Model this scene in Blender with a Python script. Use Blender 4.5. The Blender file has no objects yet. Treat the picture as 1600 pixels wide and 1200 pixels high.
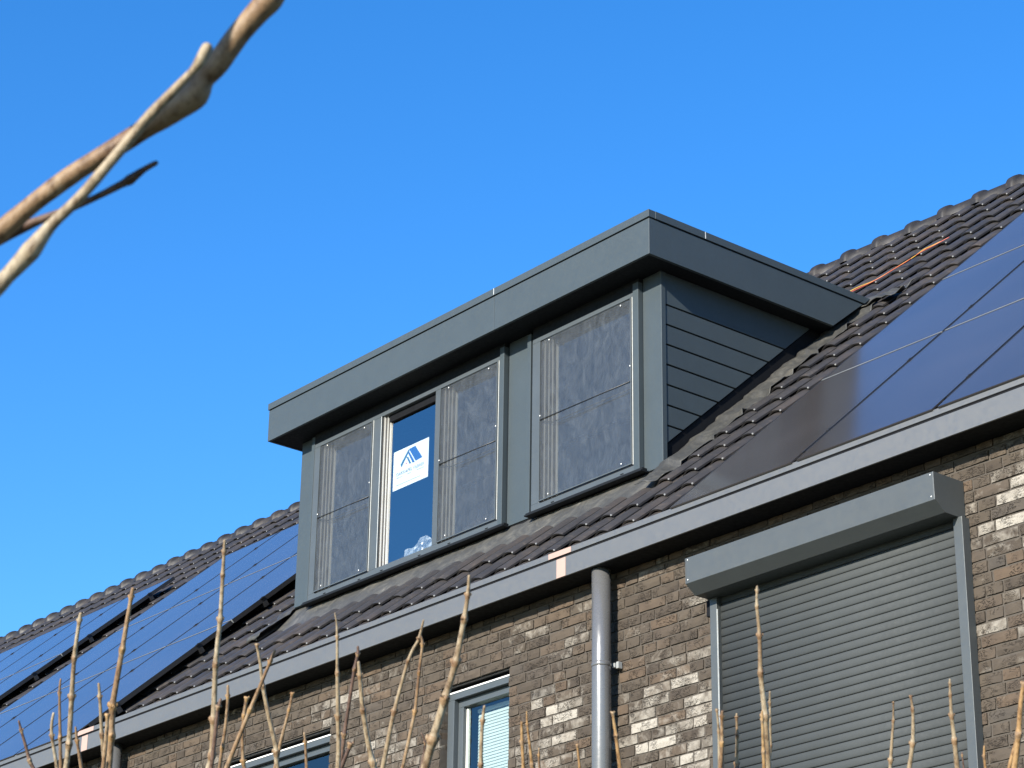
import bpy, bmesh, math, random
import numpy as np
from mathutils import Vector, Matrix, noise

random.seed(7)
rng = np.random.default_rng(7)
scene = bpy.context.scene

# ------------------------------------------------------------------ camera
CAM = Vector((0.0, -8.4, 1.6))
AX_R = Vector((0.635188, 0.772233, 0.013880))
AX_U = Vector((0.294716, -0.258947, 0.919831))
AX_F = Vector((-0.713918, 0.580175, 0.392070))
F_PX = 3697.16
cam_data = bpy.data.cameras.new('camera')
cam_data.sensor_width = 36.0
cam_data.lens = 36.0 * F_PX / 1600.0
cam_data.clip_start = 0.05
cam_data.clip_end = 2000.0
cam_data.dof.use_dof = True
cam_data.dof.focus_distance = 15.0
cam_data.dof.aperture_fstop = 52.0
cam = bpy.data.objects.new('camera', cam_data)
scene.collection.objects.link(cam)
mw = Matrix((AX_R, AX_U, -AX_F)).transposed().to_4x4()
mw.translation = CAM
cam.matrix_world = mw
scene.camera = cam

# ------------------------------------------------------------------ light
SUN_EL = math.radians(22.4)
SUN_AZ = math.radians(15.5)          # to the right of the facade's normal
SUN_DIR = Vector((math.sin(SUN_AZ) * math.cos(SUN_EL), -math.cos(SUN_AZ) * math.cos(SUN_EL), math.sin(SUN_EL)))
world = bpy.data.worlds.new('World')
scene.world = world
world.use_nodes = True
wn = world.node_tree.nodes
wl = world.node_tree.links
wn.clear()
sky = wn.new('ShaderNodeTexSky')
sky.sky_type = 'NISHITA'
sky.sun_disc = False
sky.sun_elevation = SUN_EL
sky.sun_rotation = math.atan2(SUN_DIR.x, SUN_DIR.y)
sky.altitude = 0.0
sky.air_density = 1.0
sky.dust_density = 0.15
sky.ozone_density = 4.0
hsv = wn.new('ShaderNodeHueSaturation')
hsv.inputs['Saturation'].default_value = 1.27
hsv.inputs['Value'].default_value = 1.0
hsv.inputs['Hue'].default_value = 0.506
bg = wn.new('ShaderNodeBackground')
bg.inputs['Strength'].default_value = 0.142
out = wn.new('ShaderNodeOutputWorld')
wl.new(sky.outputs[0], hsv.inputs['Color'])
wl.new(hsv.outputs[0], bg.inputs['Color'])
wl.new(bg.outputs[0], out.inputs['Surface'])

sun_data = bpy.data.lights.new('sun', 'SUN')
sun_data.energy = 5.0
sun_data.angle = math.radians(0.5)
sun_data.color = (1.0, 0.94, 0.84)
sun = bpy.data.objects.new('sun', sun_data)
scene.collection.objects.link(sun)
sun.rotation_euler = SUN_DIR.to_track_quat('Z', 'Y').to_euler()
sun.location = (5, -20, 20)

scene.view_settings.view_transform = 'Standard'
scene.view_settings.look = 'None'
scene.view_settings.exposure = 1.0
scene.view_settings.gamma = 1.0
scene.view_settings.use_curve_mapping = False

# ------------------------------------------------------------------ helpers
COL = scene.collection


def node_mat(name):
    m = bpy.data.materials.new(name)
    m.use_nodes = True
    nt = m.node_tree
    return m, nt, nt.nodes, nt.links, nt.nodes['Principled BSDF']


def add_noise(nt, scale, detail=4.0, rough=0.55, coord='Object', stretch=None):
    tc = nt.nodes.new('ShaderNodeTexCoord') if coord != 'World' else nt.nodes.new('ShaderNodeNewGeometry')
    src = tc.outputs['Position'] if coord == 'World' else tc.outputs[coord]
    if stretch:
        mp = nt.nodes.new('ShaderNodeMapping')
        mp.inputs['Scale'].default_value = stretch
        nt.links.new(src, mp.inputs['Vector'])
        src = mp.outputs[0]
    n = nt.nodes.new('ShaderNodeTexNoise')
    n.inputs['Scale'].default_value = scale
    n.inputs['Detail'].default_value = detail
    n.inputs['Roughness'].default_value = rough
    nt.links.new(src, n.inputs['Vector'])
    return n


def ramp(nt, src, stops):
    r = nt.nodes.new('ShaderNodeValToRGB')
    els = r.color_ramp.elements
    while len(els) < len(stops):
        els.new(0.5)
    for e, (p, c) in zip(els, stops):
        e.position = p
        e.color = (*c, 1.0) if len(c) == 3 else c
    nt.links.new(src, r.inputs['Fac'])
    return r


def bump(nt, src, bsdf, strength=0.3, dist=0.01):
    b = nt.nodes.new('ShaderNodeBump')
    b.inputs['Strength'].default_value = strength
    b.inputs['Distance'].default_value = dist
    nt.links.new(src, b.inputs['Height'])
    nt.links.new(b.outputs[0], bsdf.inputs['Normal'])
    return b


def painted(name, col, rough=0.45, var=0.12, spec=0.5, scale=6.0, metallic=0.0, speck=0.0):
    """coated metal or plastic: slight cloudy colour variation, dust and uneven gloss"""
    m, nt, N, L, b = node_mat(name)
    n = add_noise(nt, scale, 5.0, 0.6, 'World')
    lo = tuple(c * (1 - var) for c in col)
    hi = tuple(c * (1 + var) for c in col)
    r = ramp(nt, n.outputs['Fac'], [(0.3, lo), (0.7, hi)])
    L.new(r.outputs[0], b.inputs['Base Color'])
    n2 = add_noise(nt, 35.0, 4.0, 0.6, 'World')
    r2 = ramp(nt, n2.outputs['Fac'], [(0.3, (rough * 0.85,) * 3), (0.75, (min(1, rough * 1.2),) * 3)])
    L.new(r2.outputs[0], b.inputs['Roughness'])
    b.inputs['Specular IOR Level'].default_value = spec
    b.inputs['Metallic'].default_value = metallic
    return m


MAT = {}
MAT['anthracite'] = painted('anthracite_coated_aluminium', (0.044, 0.057, 0.063), 0.5, 0.04, spec=0.4)
MAT['shade_dark'] = painted('near_black_for_shade', (0.006, 0.0075, 0.0095), 0.7, 0.08, spec=0.2)  # near-black paints in the shade of undersides, window heads and sills
MAT['frame_grey'] = painted('grey_window_frame', (0.060, 0.071, 0.077), 0.45, 0.06, spec=0.4)
MAT['frame_dark'] = painted('dark_brown_rebate', (0.034, 0.031, 0.028), 0.5, 0.15)
MAT['cream'] = painted('cream_window_reveal', (0.80, 0.78, 0.71), 0.45, 0.05)
MAT['edge_white'] = painted('bare_metal_edge', (0.62, 0.63, 0.6), 0.35, 0.12, scale=40)
MAT['gutter'] = painted('grey_coated_gutter', (0.150, 0.152, 0.151), 0.52, 0.03, scale=1.5, metallic=0.5)
MAT['pipe'] = painted('zinc_grey_pipe', (0.135, 0.135, 0.134), 0.28, 0.05, scale=3, metallic=0.3)
MAT['shutter'] = painted('shutter_grey', (0.071, 0.079, 0.080), 0.5, 0.05, metallic=0.2)
MAT['slat'] = painted('shutter_slat_grey', (0.052, 0.057, 0.057), 0.72, 0.05, spec=0.15)
MAT['tape'] = painted('pale_pink_joint', (0.36, 0.255, 0.215), 0.7, 0.04, spec=0.2)
MAT['black'] = painted('rubber_and_shade_black', (0.008, 0.0085, 0.010), 0.8, 0.2, spec=0.1)  # rubber parts, and painted shade in gaps and below ledges
MAT['dark_metal'] = painted('dark_metal', (0.02, 0.02, 0.021), 0.4, 0.2)
MAT['steel'] = painted('bright_steel', (0.75, 0.75, 0.73), 0.22, 0.05, metallic=0.9)
MAT['lip_glint'] = painted('pale_tile_glint', (0.40, 0.40, 0.39), 0.3, 0.05)  # pale colour stands for the glint on each tile's lip
MAT['alu'] = painted('aluminium_trim', (0.26, 0.27, 0.265), 0.45, 0.1)
MAT['white'] = painted('white_paint', (0.8, 0.8, 0.77), 0.5, 0.03)
MAT['blind'] = painted('pale_blind', (0.46, 0.52, 0.50), 0.6, 0.03)
MAT['paper'] = painted('white_paper', (0.85, 0.88, 0.85), 0.6, 0.01)
MAT['blue_print'] = painted('blue_print', (0.018, 0.10, 0.30), 0.6, 0.05)
MAT['teal_print'] = painted('slate_blue_print', (0.045, 0.13, 0.19), 0.6, 0.05)
MAT['grey_print'] = painted('grey_print', (0.13, 0.15, 0.15), 0.6, 0.05)
MAT['pale_print'] = painted('pale_grey_print', (0.26, 0.28, 0.28), 0.6, 0.05)
MAT['red_print'] = painted('red_print', (0.6, 0.22, 0.22), 0.6, 0.05)
MAT['interior'] = painted('dark_interior', (0.02, 0.02, 0.02), 0.9, 0.2)
MAT['yellow_wire'] = painted('yellow_wire', (0.50, 0.30, 0.04), 0.4, 0.05)
MAT['red_wire'] = painted('red_wire', (0.40, 0.07, 0.04), 0.4, 0.05)


def mat_glass(name, tint, base_refl=0.06, rough=0.02):
    m = bpy.data.materials.new(name)
    m.use_nodes = True
    nt = m.node_tree
    nt.nodes.clear()
    o = nt.nodes.new('ShaderNodeOutputMaterial')
    mix = nt.nodes.new('ShaderNodeMixShader')
    tr = nt.nodes.new('ShaderNodeBsdfTransparent')
    tr.inputs[0].default_value = (*tint, 1)
    gl = nt.nodes.new('ShaderNodeBsdfGlossy')
    gl.inputs['Roughness'].default_value = rough
    fr = nt.nodes.new('ShaderNodeFresnel')
    fr.inputs['IOR'].default_value = 1.9
    ma = nt.nodes.new('ShaderNodeMath')
    ma.operation = 'ADD'
    ma.inputs[1].default_value = base_refl
    nt.links.new(fr.outputs[0], ma.inputs[0])
    ge = nt.nodes.new('ShaderNodeNewGeometry')
    inv = nt.nodes.new('ShaderNodeMath'); inv.operation = 'SUBTRACT'; inv.inputs[0].default_value = 1.0
    nt.links.new(ge.outputs['Backfacing'], inv.inputs[1])
    mu = nt.nodes.new('ShaderNodeMath'); mu.operation = 'MULTIPLY'
    nt.links.new(ma.outputs[0], mu.inputs[0]); nt.links.new(inv.outputs[0], mu.inputs[1])
    nt.links.new(mu.outputs[0], mix.inputs[0])
    nt.links.new(tr.outputs[0], mix.inputs[1])
    nt.links.new(gl.outputs[0], mix.inputs[2])
    nt.links.new(mix.outputs[0], o.inputs['Surface'])
    return m


MAT['glass'] = mat_glass('window_glass', (0.95, 0.97, 0.97), 0.24)
MAT['wall_glass'] = mat_glass('facade_glass', (0.9, 0.93, 0.92), 0.02)


def mat_film():
    """dusty insect screen sheet: half see-through, mottled"""
    m = bpy.data.materials.new('dusty_screen_sheet')
    m.use_nodes = True
    nt = m.node_tree
    b = nt.nodes['Principled BSDF']
    o = nt.nodes['Material Output']
    n = add_noise(nt, 9.0, 8.0, 0.72, 'Object', (1.6, 1.0, 0.8))
    n.inputs['Distortion'].default_value = 1.2
    r = ramp(nt, n.outputs['Fac'], [(0.3, (0.070, 0.079, 0.088)), (0.55, (0.088, 0.099, 0.109)), (0.8, (0.122, 0.134, 0.142))])
    nt.links.new(r.outputs[0], b.inputs['Base Color'])
    b.inputs['Roughness'].default_value = 0.35
    b.inputs['Specular IOR Level'].default_value = 0.35
    n2 = add_noise(nt, 14.0, 6.0, 0.7, 'Object')
    bump(nt, n2.outputs['Fac'], b, 0.22, 0.02)
    tr = nt.nodes.new('ShaderNodeBsdfTransparent')
    tr.inputs[0].default_value = (0.8, 0.8, 0.78, 1)
    mix = nt.nodes.new('ShaderNodeMixShader')
    r2 = ramp(nt, n.outputs['Fac'], [(0.3, (0.36,) * 3), (0.8, (0.62,) * 3)])
    nt.links.new(r2.outputs[0], mix.inputs[0])
    nt.links.new(tr.outputs[0], mix.inputs[1])
    nt.links.new(b.outputs[0], mix.inputs[2])
    nt.links.new(mix.outputs[0], o.inputs['Surface'])
    return m


MAT['film'] = mat_film()


def mat_plastic_bag():
    m = bpy.data.materials.new('crumpled_clear_plastic')
    m.use_nodes = True
    nt = m.node_tree
    b = nt.nodes['Principled BSDF']
    o = nt.nodes['Material Output']
    n = add_noise(nt, 22.0, 5.0, 0.7, 'Object')
    r = ramp(nt, n.outputs['Fac'], [(0.35, (0.32, 0.38, 0.42)), (0.7, (0.8, 0.85, 0.85))])
    nt.links.new(r.outputs[0], b.inputs['Base Color'])
    b.inputs['Roughness'].default_value = 0.2
    tr = nt.nodes.new('ShaderNodeBsdfTransparent')
    mix = nt.nodes.new('ShaderNodeMixShader')
    r2 = ramp(nt, n.outputs['Fac'], [(0.3, (0.25,) * 3), (0.75, (0.8,) * 3)])
    nt.links.new(r2.outputs[0], mix.inputs[0])
    nt.links.new(tr.outputs[0], mix.inputs[1])
    nt.links.new(b.outputs[0], mix.inputs[2])
    nt.links.new(mix.outputs[0], o.inputs['Surface'])
    return m


MAT['bag'] = mat_plastic_bag()


def mat_brick():
    """hand-moulded brown brick: smooth sanded face with a few squiggly folds, lime bloom on some"""
    m, nt, N, L, b = node_mat('creased_brown_brick')
    at = N.new('ShaderNodeAttribute')
    at.attribute_name = 'rnd'
    at2 = N.new('ShaderNodeAttribute')
    at2.attribute_name = 'bloom'
    base = ramp(nt, at.outputs['Fac'], [(0.0, (0.055, 0.044, 0.034)), (0.35, (0.067, 0.054, 0.041)), (0.6, (0.074, 0.060, 0.046)),
                                        (0.85, (0.090, 0.065, 0.045)), (1.0, (0.062, 0.054, 0.045))])
    geo = N.new('ShaderNodeNewGeometry')
    # shifted by the brick's own number, so that no fold runs on into the next brick
    comb = N.new('ShaderNodeCombineXYZ')
    for k in range(3):
        L.new(at.outputs['Fac'], comb.inputs[k])
    ma = N.new('ShaderNodeVectorMath'); ma.operation = 'MULTIPLY_ADD'
    ma.inputs[1].default_value = (13.7, 7.3, 29.1)
    L.new(comb.outputs[0], ma.inputs[0]); L.new(geo.outputs['Position'], ma.inputs[2])
    mp = N.new('ShaderNodeMapping')
    mp.inputs['Rotation'].default_value = (0, 0.3, 0)
    mp.inputs['Scale'].default_value = (1.0, 1.0, 2.0)
    L.new(ma.outputs[0], mp.inputs['Vector'])

    def nz(vec, scale, detail, rough=0.5, dist=0.0):
        n = N.new('ShaderNodeTexNoise')
        n.inputs['Scale'].default_value = scale
        n.inputs['Detail'].default_value = detail
        n.inputs['Roughness'].default_value = rough
        n.inputs['Distortion'].default_value = dist
        L.new(vec, n.inputs['Vector'])
        return n.outputs['Fac']

    def mth(op, x, y=None, z=None):
        n = N.new('ShaderNodeMath'); n.operation = op
        for k, v in enumerate((x, y, z)):
            if v is None: continue
            if isinstance(v, (int, float)): n.inputs[k].default_value = v
            else: L.new(v, n.inputs[k])
        return n.outputs[0]

    fold = nz(mp.outputs[0], 17.0, 2.5, 0.55, 2.2)
    line = ramp(nt, mth('ABSOLUTE', mth('SUBTRACT', fold, 0.5)), [(0.006, (1, 1, 1)), (0.035, (0, 0, 0))]).outputs[0]
    where = ramp(nt, nz(ma.outputs[0], 13.0, 2.0), [(0.46, (0, 0, 0)), (0.56, (1, 1, 1))]).outputs[0]
    crease = mth('MULTIPLY', line, where)
    fine = nz(geo.outputs['Position'], 210.0, 4.0, 0.6)
    cloud = nz(ma.outputs[0], 9.0, 3.0, 0.6)
    tone = ramp(nt, cloud, [(0.3, (0.84, 0.84, 0.85)), (0.7, (1.14, 1.13, 1.10))])
    mul = N.new('ShaderNodeMix'); mul.data_type = 'RGBA'; mul.blend_type = 'MULTIPLY'; mul.inputs[0].default_value = 1.0
    L.new(base.outputs[0], mul.inputs[6]); L.new(tone.outputs[0], mul.inputs[7])
    # lime bloom: soft patches, more of it where the brick carries a lot
    patch = nz(ma.outputs[0], 11.0, 4.0, 0.65, 0.6)
    amt = mth('MULTIPLY_ADD', patch, 0.75, at2.outputs['Fac'])
    bl = ramp(nt, amt, [(0.60, (0, 0, 0)), (0.74, (0.45, 0.45, 0.45)), (0.92, (1, 1, 1))]).outputs[0]
    spk = ramp(nt, fine, [(0.32, (0.6,) * 3), (0.55, (1, 1, 1))]).outputs[0]
    bl = mth('MULTIPLY', bl, spk)
    mx = N.new('ShaderNodeMix'); mx.data_type = 'RGBA'
    L.new(bl, mx.inputs[0]); L.new(mul.outputs[2], mx.inputs[6]); mx.inputs[7].default_value = (0.335, 0.305, 0.255, 1)
    # darker along the folds
    mc = N.new('ShaderNodeMix'); mc.data_type = 'RGBA'
    L.new(mth('MULTIPLY', crease, 0.75), mc.inputs[0]); L.new(mx.outputs[2], mc.inputs[6]); mc.inputs[7].default_value = (0.026, 0.021, 0.017, 1)
    L.new(mc.outputs[2], b.inputs['Base Color'])
    b.inputs['Roughness'].default_value = 0.88
    b.inputs['Specular IOR Level'].default_value = 0.2
    hgt = mth('MULTIPLY_ADD', crease, -1.0, mth('MULTIPLY_ADD', fine, 0.12, mth('MULTIPLY', cloud, 0.6)))
    bump(nt, hgt, b, 0.8, 0.006)
    return m


MAT['brick'] = mat_brick()


def mat_mortar():
    m, nt, N, L, b = node_mat('brown_grey_mortar')
    n = add_noise(nt, 30.0, 5.0, 0.6, 'World')
    r = ramp(nt, n.outputs['Fac'], [(0.3, (0.056, 0.047, 0.037)), (0.75, (0.076, 0.064, 0.051))])
    L.new(r.outputs[0], b.inputs['Base Color'])
    b.inputs['Roughness'].default_value = 0.95
    bump(nt, n.outputs['Fac'], b, 0.5, 0.004)
    return m


MAT['mortar'] = mat_mortar()


def mat_tile(name='engobed_clay_tile', k=1.0):
    m, nt, N, L, b = node_mat(name)
    n = add_noise(nt, 2.2, 5.0, 0.65, 'World')
    r = ramp(nt, n.outputs['Fac'], [(p, tuple(k * q for q in cc)) for p, cc in [(0.25, (0.021, 0.0205, 0.0215)), (0.5, (0.033, 0.0305, 0.0295)), (0.75, (0.058, 0.046, 0.037))]])
    # dust and cement splashes
    d = add_noise(nt, 17.0, 6.0, 0.7, 'World')
    dr = ramp(nt, d.outputs['Fac'], [(0.56, (0, 0, 0)), (0.82, (0.5, 0.5, 0.5))])
    mx = N.new('ShaderNodeMix'); mx.data_type = 'RGBA'
    L.new(dr.outputs[0], mx.inputs[0])
    L.new(r.outputs[0], mx.inputs[6])
    mx.inputs[7].default_value = (0.13, 0.10, 0.075, 1)
    L.new(mx.outputs[2], b.inputs['Base Color'])
    rr = ramp(nt, d.outputs['Fac'], [(0.35, (0.44,) * 3), (0.7, (0.65,) * 3)])
    L.new(rr.outputs[0], b.inputs['Roughness'])
    b.inputs['Specular IOR Level'].default_value = 0.33
    f = add_noise(nt, 120.0, 3.0, 0.5, 'World')
    bump(nt, f.outputs['Fac'], b, 0.12, 0.003)
    return m


MAT['tile'] = mat_tile()
MAT['ridge'] = mat_tile('engobed_ridge_tile', 0.6)


def mat_lead(name='weathered_lead', k=1.0):
    m, nt, N, L, b = node_mat(name)
    n = add_noise(nt, 7.0, 7.0, 0.7, 'World')
    n.inputs['Distortion'].default_value = 0.8
    r = ramp(nt, n.outputs['Fac'], [(p, tuple(k * q for q in cc)) for p, cc in [(0.28, (0.040, 0.040, 0.038)), (0.48, (0.064, 0.063, 0.057)), (0.62, (0.105, 0.10, 0.085)), (0.78, (0.24, 0.225, 0.19))]])
    L.new(r.outputs[0], b.inputs['Base Color'])
    b.inputs['Roughness'].default_value = 0.55
    b.inputs['Metallic'].default_value = 0.15
    n2 = add_noise(nt, 26.0, 5.0, 0.6, 'World')
    bump(nt, n2.outputs['Fac'], b, 0.35, 0.012)
    return m


MAT['lead'] = mat_lead()
MAT['lead_side'] = mat_lead('darker_lead', 0.72)  # same lead, darker overall


def mat_panel():
    m, nt, N, L, b = node_mat('solar_glass')
    n = add_noise(nt, 1.4, 3.0, 0.5, 'World')
    r = ramp(nt, n.outputs['Fac'], [(0.3, (0.042, 0.039, 0.039)), (0.7, (0.052, 0.048, 0.048))])
    # dried dust: sparse specks
    v = add_noise(nt, 55.0, 4.0, 0.7, 'World')
    vr = ramp(nt, v.outputs['Fac'], [(0.73, (0, 0, 0)), (0.80, (0.35, 0.35, 0.35))])
    mx = N.new('ShaderNodeMix'); mx.data_type = 'RGBA'
    L.new(vr.outputs[0], mx.inputs[0]); L.new(r.outputs[0], mx.inputs[6])
    mx.inputs[7].default_value = (0.3, 0.3, 0.28, 1)
    L.new(mx.outputs[2], b.inputs['Base Color'])
    b.inputs['Roughness'].default_value = 0.12
    b.inputs['Specular IOR Level'].default_value = 0.5
    b.inputs['IOR'].default_value = 1.5
    return m


MAT['panel'] = mat_panel()


def mat_bark(name, c0, c1, c2):
    m, nt, N, L, b = node_mat(name)
    n = add_noise(nt, 38.0, 7.0, 0.7, 'World', (1.0, 1.0, 0.5))
    r = ramp(nt, n.outputs['Fac'], [(0.30, c0), (0.5, c1), (0.68, c2)])
    # darker corky flecks
    f = add_noise(nt, 230.0, 5.0, 0.7, 'World', (1.0, 1.0, 0.4))
    fr = ramp(nt, f.outputs['Fac'], [(0.36, (0.45, 0.38, 0.32)), (0.52, (1, 1, 1))])
    mul = N.new('ShaderNodeMix'); mul.data_type = 'RGBA'; mul.blend_type = 'MULTIPLY'
    mul.inputs[0].default_value = 1.0
    L.new(r.outputs[0], mul.inputs[6]); L.new(fr.outputs[0], mul.inputs[7])
    L.new(mul.outputs[2], b.inputs['Base Color'])
    b.inputs['Roughness'].default_value = 0.55
    b.inputs['Specular IOR Level'].default_value = 0.35
    n2 = add_noise(nt, 300.0, 5.0, 0.65, 'World', (1.0, 1.0, 0.35))
    bump(nt, n2.outputs['Fac'], b, 0.6, 0.0012)
    return m


BARK = [mat_bark('pale_straw_bark', (0.16, 0.095, 0.048), (0.265, 0.20, 0.12), (0.37, 0.31, 0.215)),
        mat_bark('tan_bark', (0.13, 0.07, 0.035), (0.23, 0.145, 0.075), (0.33, 0.25, 0.155)),
        mat_bark('dark_brown_bark', (0.06, 0.035, 0.025), (0.11, 0.065, 0.045), (0.17, 0.11, 0.075)),
        mat_bark('orange_bark', (0.19, 0.10, 0.04), (0.30, 0.18, 0.075), (0.34, 0.23, 0.11))]


def mat_ground():
    m, nt, N, L, b = node_mat('garden_soil_and_grass')
    n = add_noise(nt, 0.8, 8.0, 0.65, 'World')
    r = ramp(nt, n.outputs['Fac'], [(0.3, (0.035, 0.03, 0.022)), (0.55, (0.04, 0.05, 0.02)), (0.75, (0.06, 0.07, 0.03))])
    L.new(r.outputs[0], b.inputs['Base Color'])
    b.inputs['Roughness'].default_value = 0.95
    return m


MAT['ground'] = mat_ground()


class MB:
    """collects polygons with per-face material index, then links them as one mesh object"""
    def __init__(self):
        self.v, self.f, self.m, self.s = [], [], [], []

    def poly(self, pts, mi=0, smooth=False):
        k = len(self.v)
        self.v.extend(tuple(p) for p in pts)
        self.f.append(tuple(range(k, k + len(pts))))
        self.m.append(mi); self.s.append(smooth)

    def box(self, x0, x1, y0, y1, z0, z1, mi=0, mats=None):
        k = len(self.v)
        self.v += [(x0, y0, z0), (x1, y0, z0), (x1, y1, z0), (x0, y1, z0), (x0, y0, z1), (x1, y0, z1), (x1, y1, z1), (x0, y1, z1)]
        fs = [(0, 3, 2, 1), (4, 5, 6, 7), (0, 1, 5, 4), (1, 2, 6, 5), (2, 3, 7, 6), (3, 0, 4, 7)]  # bottom top front right back left
        for i, q in enumerate(fs):
            self.f.append(tuple(k + a for a in q))
            self.m.append(mats[i] if mats else mi); self.s.append(False)
        return self

    def prism_x(self, yz, x0, x1, mi=0):
        """polygon in the yz plane pushed along x"""
        n = len(yz); k = len(self.v)
        self.v += [(x0, y, z) for y, z in yz] + [(x1, y, z) for y, z in yz]
        self.f.append(tuple(k + i for i in range(n))); self.m.append(mi); self.s.append(False)
        self.f.append(tuple(k + n + i for i in reversed(range(n)))); self.m.append(mi); self.s.append(False)
        for i in range(n):
            j = (i + 1) % n
            self.f.append((k + i, k + n + i, k + n + j, k + j)); self.m.append(mi); self.s.append(False)
        return self

    def tube(self, pts, radii, seg=10, mi=0, cap=True):
        k0 = len(self.v)
        pts = [Vector(p) for p in pts]
        n = len(pts)
        ref = Vector((0, 0, 1))
        for i, p in enumerate(pts):
            t = (pts[min(i + 1, n - 1)] - pts[max(i - 1, 0)])
            t = t.normalized() if t.length > 1e-9 else Vector((0, 0, 1))
            a = t.cross(ref)
            if a.length < 0.05:
                a = t.cross(Vector((1, 0, 0)))
            a.normalize(); b = t.cross(a)
            for s in range(seg):
                th = 2 * math.pi * s / seg
                self.v.append(tuple(p + (a * math.cos(th) + b * math.sin(th)) * radii[i]))
        for i in range(n - 1):
            for s in range(seg):
                q = (s + 1) % seg
                self.f.append((k0 + i * seg + s, k0 + i * seg + q, k0 + (i + 1) * seg + q, k0 + (i + 1) * seg + s))
                self.m.append(mi); self.s.append(True)
        if cap:
            self.f.append(tuple(k0 + s for s in range(seg))); self.m.append(mi); self.s.append(False)
            self.f.append(tuple(k0 + (n - 1) * seg + s for s in reversed(range(seg)))); self.m.append(mi); self.s.append(False)
        return self

    def ball(self, c, r, mi=0, squash=(1, 1, 1), seg=8, rings=5):
        k0 = len(self.v); c = Vector(c)
        for i in range(rings + 1):
            ph = math.pi * i / rings
            for s in range(seg):
                th = 2 * math.pi * s / seg
                self.v.append((c.x + r * squash[0] * math.sin(ph) * math.cos(th), c.y + r * squash[1] * math.sin(ph) * math.sin(th), c.z + r * squash[2] * math.cos(ph)))
        for i in range(rings):
            for s in range(seg):
                q = (s + 1) % seg
                self.f.append((k0 + i * seg + s, k0 + (i + 1) * seg + s, k0 + (i + 1) * seg + q, k0 + i * seg + q))
                self.m.append(mi); self.s.append(True)
        return self

    def grid(self, P, mi=0, smooth=True):
        """P[i][j] points"""
        k0 = len(self.v); a = len(P); b = len(P[0])
        for row in P:
            self.v.extend(tuple(p) for p in row)
        for i in range(a - 1):
            for j in range(b - 1):
                self.f.append((k0 + i * b + j, k0 + i * b + j + 1, k0 + (i + 1) * b + j + 1, k0 + (i + 1) * b + j))
                self.m.append(mi); self.s.append(smooth)
        return self

    def mesh(self, name, mats):
        me = bpy.data.meshes.new(name)
        me.from_pydata(self.v, [], self.f)
        for mt in (mats if isinstance(mats, (list, tuple)) else [mats]):
            me.materials.append(mt)
        me.polygons.foreach_set('material_index', self.m)
        me.polygons.foreach_set('use_smooth', self.s)
        me.update()
        return me

    def build(self, name, mats, parent=None, bevel=0.0, fix=True):
        me = self.mesh(name, mats)
        if fix:
            bm = bmesh.new(); bm.from_mesh(me)
            bmesh.ops.recalc_face_normals(bm, faces=bm.faces)
            bm.to_mesh(me); bm.free()
        o = bpy.data.objects.new(name, me)
        COL.objects.link(o)
        if parent:
            o.parent = parent
        if bevel:
            md = o.modifiers.new('bevel', 'BEVEL')
            md.width = bevel; md.segments = 2; md.limit_method = 'ANGLE'
        return o


def empty(name, loc=(0, 0, 0)):
    o = bpy.data.objects.new(name, None)
    COL.objects.link(o)
    o.location = loc
    o.empty_display_size = 0.2
    return o


def tag(o, label, cat=None, group=None, kind=None):
    if label: o['label'] = label
    if cat: o['category'] = cat
    if group: o['group'] = group
    if kind: o['kind'] = kind
    return o


def part(name, mats, parent, boxes, bevel=0.0):
    mb = MB()
    for b in boxes:
        mb.box(*b)
    return mb.build(name, mats, parent, bevel)


def to_px(p):
    v = Vector(p) - CAM
    d = v.dot(AX_F)
    return 800 + F_PX * v.dot(AX_R) / d, 600 - F_PX * v.dot(AX_U) / d, d


def in_frame(p, m=30):
    x, y, d = to_px(p)
    return d > 0 and -m < x < 1600 + m and -m < y < 1200 + m


# ------------------------------------------------------------------ setting
gm = MB()
gm.poly([(-400, -400, 0), (400, -400, 0), (400, 400, 0), (-400, 400, 0)])
tag(gm.build('ground', MAT['ground']), None, None, None, 'structure')

# the house: facade plane y = 0, x runs along the facade, z up
ROOF_T = math.radians(41.5)
TAN, COS, SIN = math.tan(ROOF_T), math.cos(ROOF_T), math.sin(ROOF_T)
RY, RZ = -0.06, 6.0                     # the tile crests pass through this point
X0, X1 = -27.0, -4.2


def roof_z(y, off=0.0):
    return RZ + (y - RY) * TAN + off / COS


house = empty('terraced_house', (-11, 0, 0))
tag(house, 'brown brick terraced house with dark tiled pitched roof', 'house')


def hpart(o):
    o.parent = house
    o.matrix_parent_inverse = Matrix.Translation(-house.location)
    return o


# --- wall: mortar sheet set back behind the brick faces, bricks one by one
COURSE = 0.0605
ZTOP = 5.822
OPEN = [(-10.971, -10.322, 4.02, 5.487), (-13.35, -12.114, 4.02, 5.478)]   # x0, x1, z0, z1
wm = MB()
xs = sorted([X0, X1] + [o[0] for o in OPEN] + [o[1] for o in OPEN])
for a, b in zip(xs[:-1], xs[1:]):
    hole = [o for o in OPEN if abs(o[0] - a) < 1e-6]
    if hole:
        wm.box(a - .001, b + .001, 0.0075, 0.35, 0, hole[0][2]); wm.box(a - .001, b + .001, 0.0075, 0.35, hole[0][3], ZTOP)
    else:
        wm.box(a, b, 0.007, 0.35, 0, ZTOP)
wall = hpart(wm.build('wall', MAT['mortar']))

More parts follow.
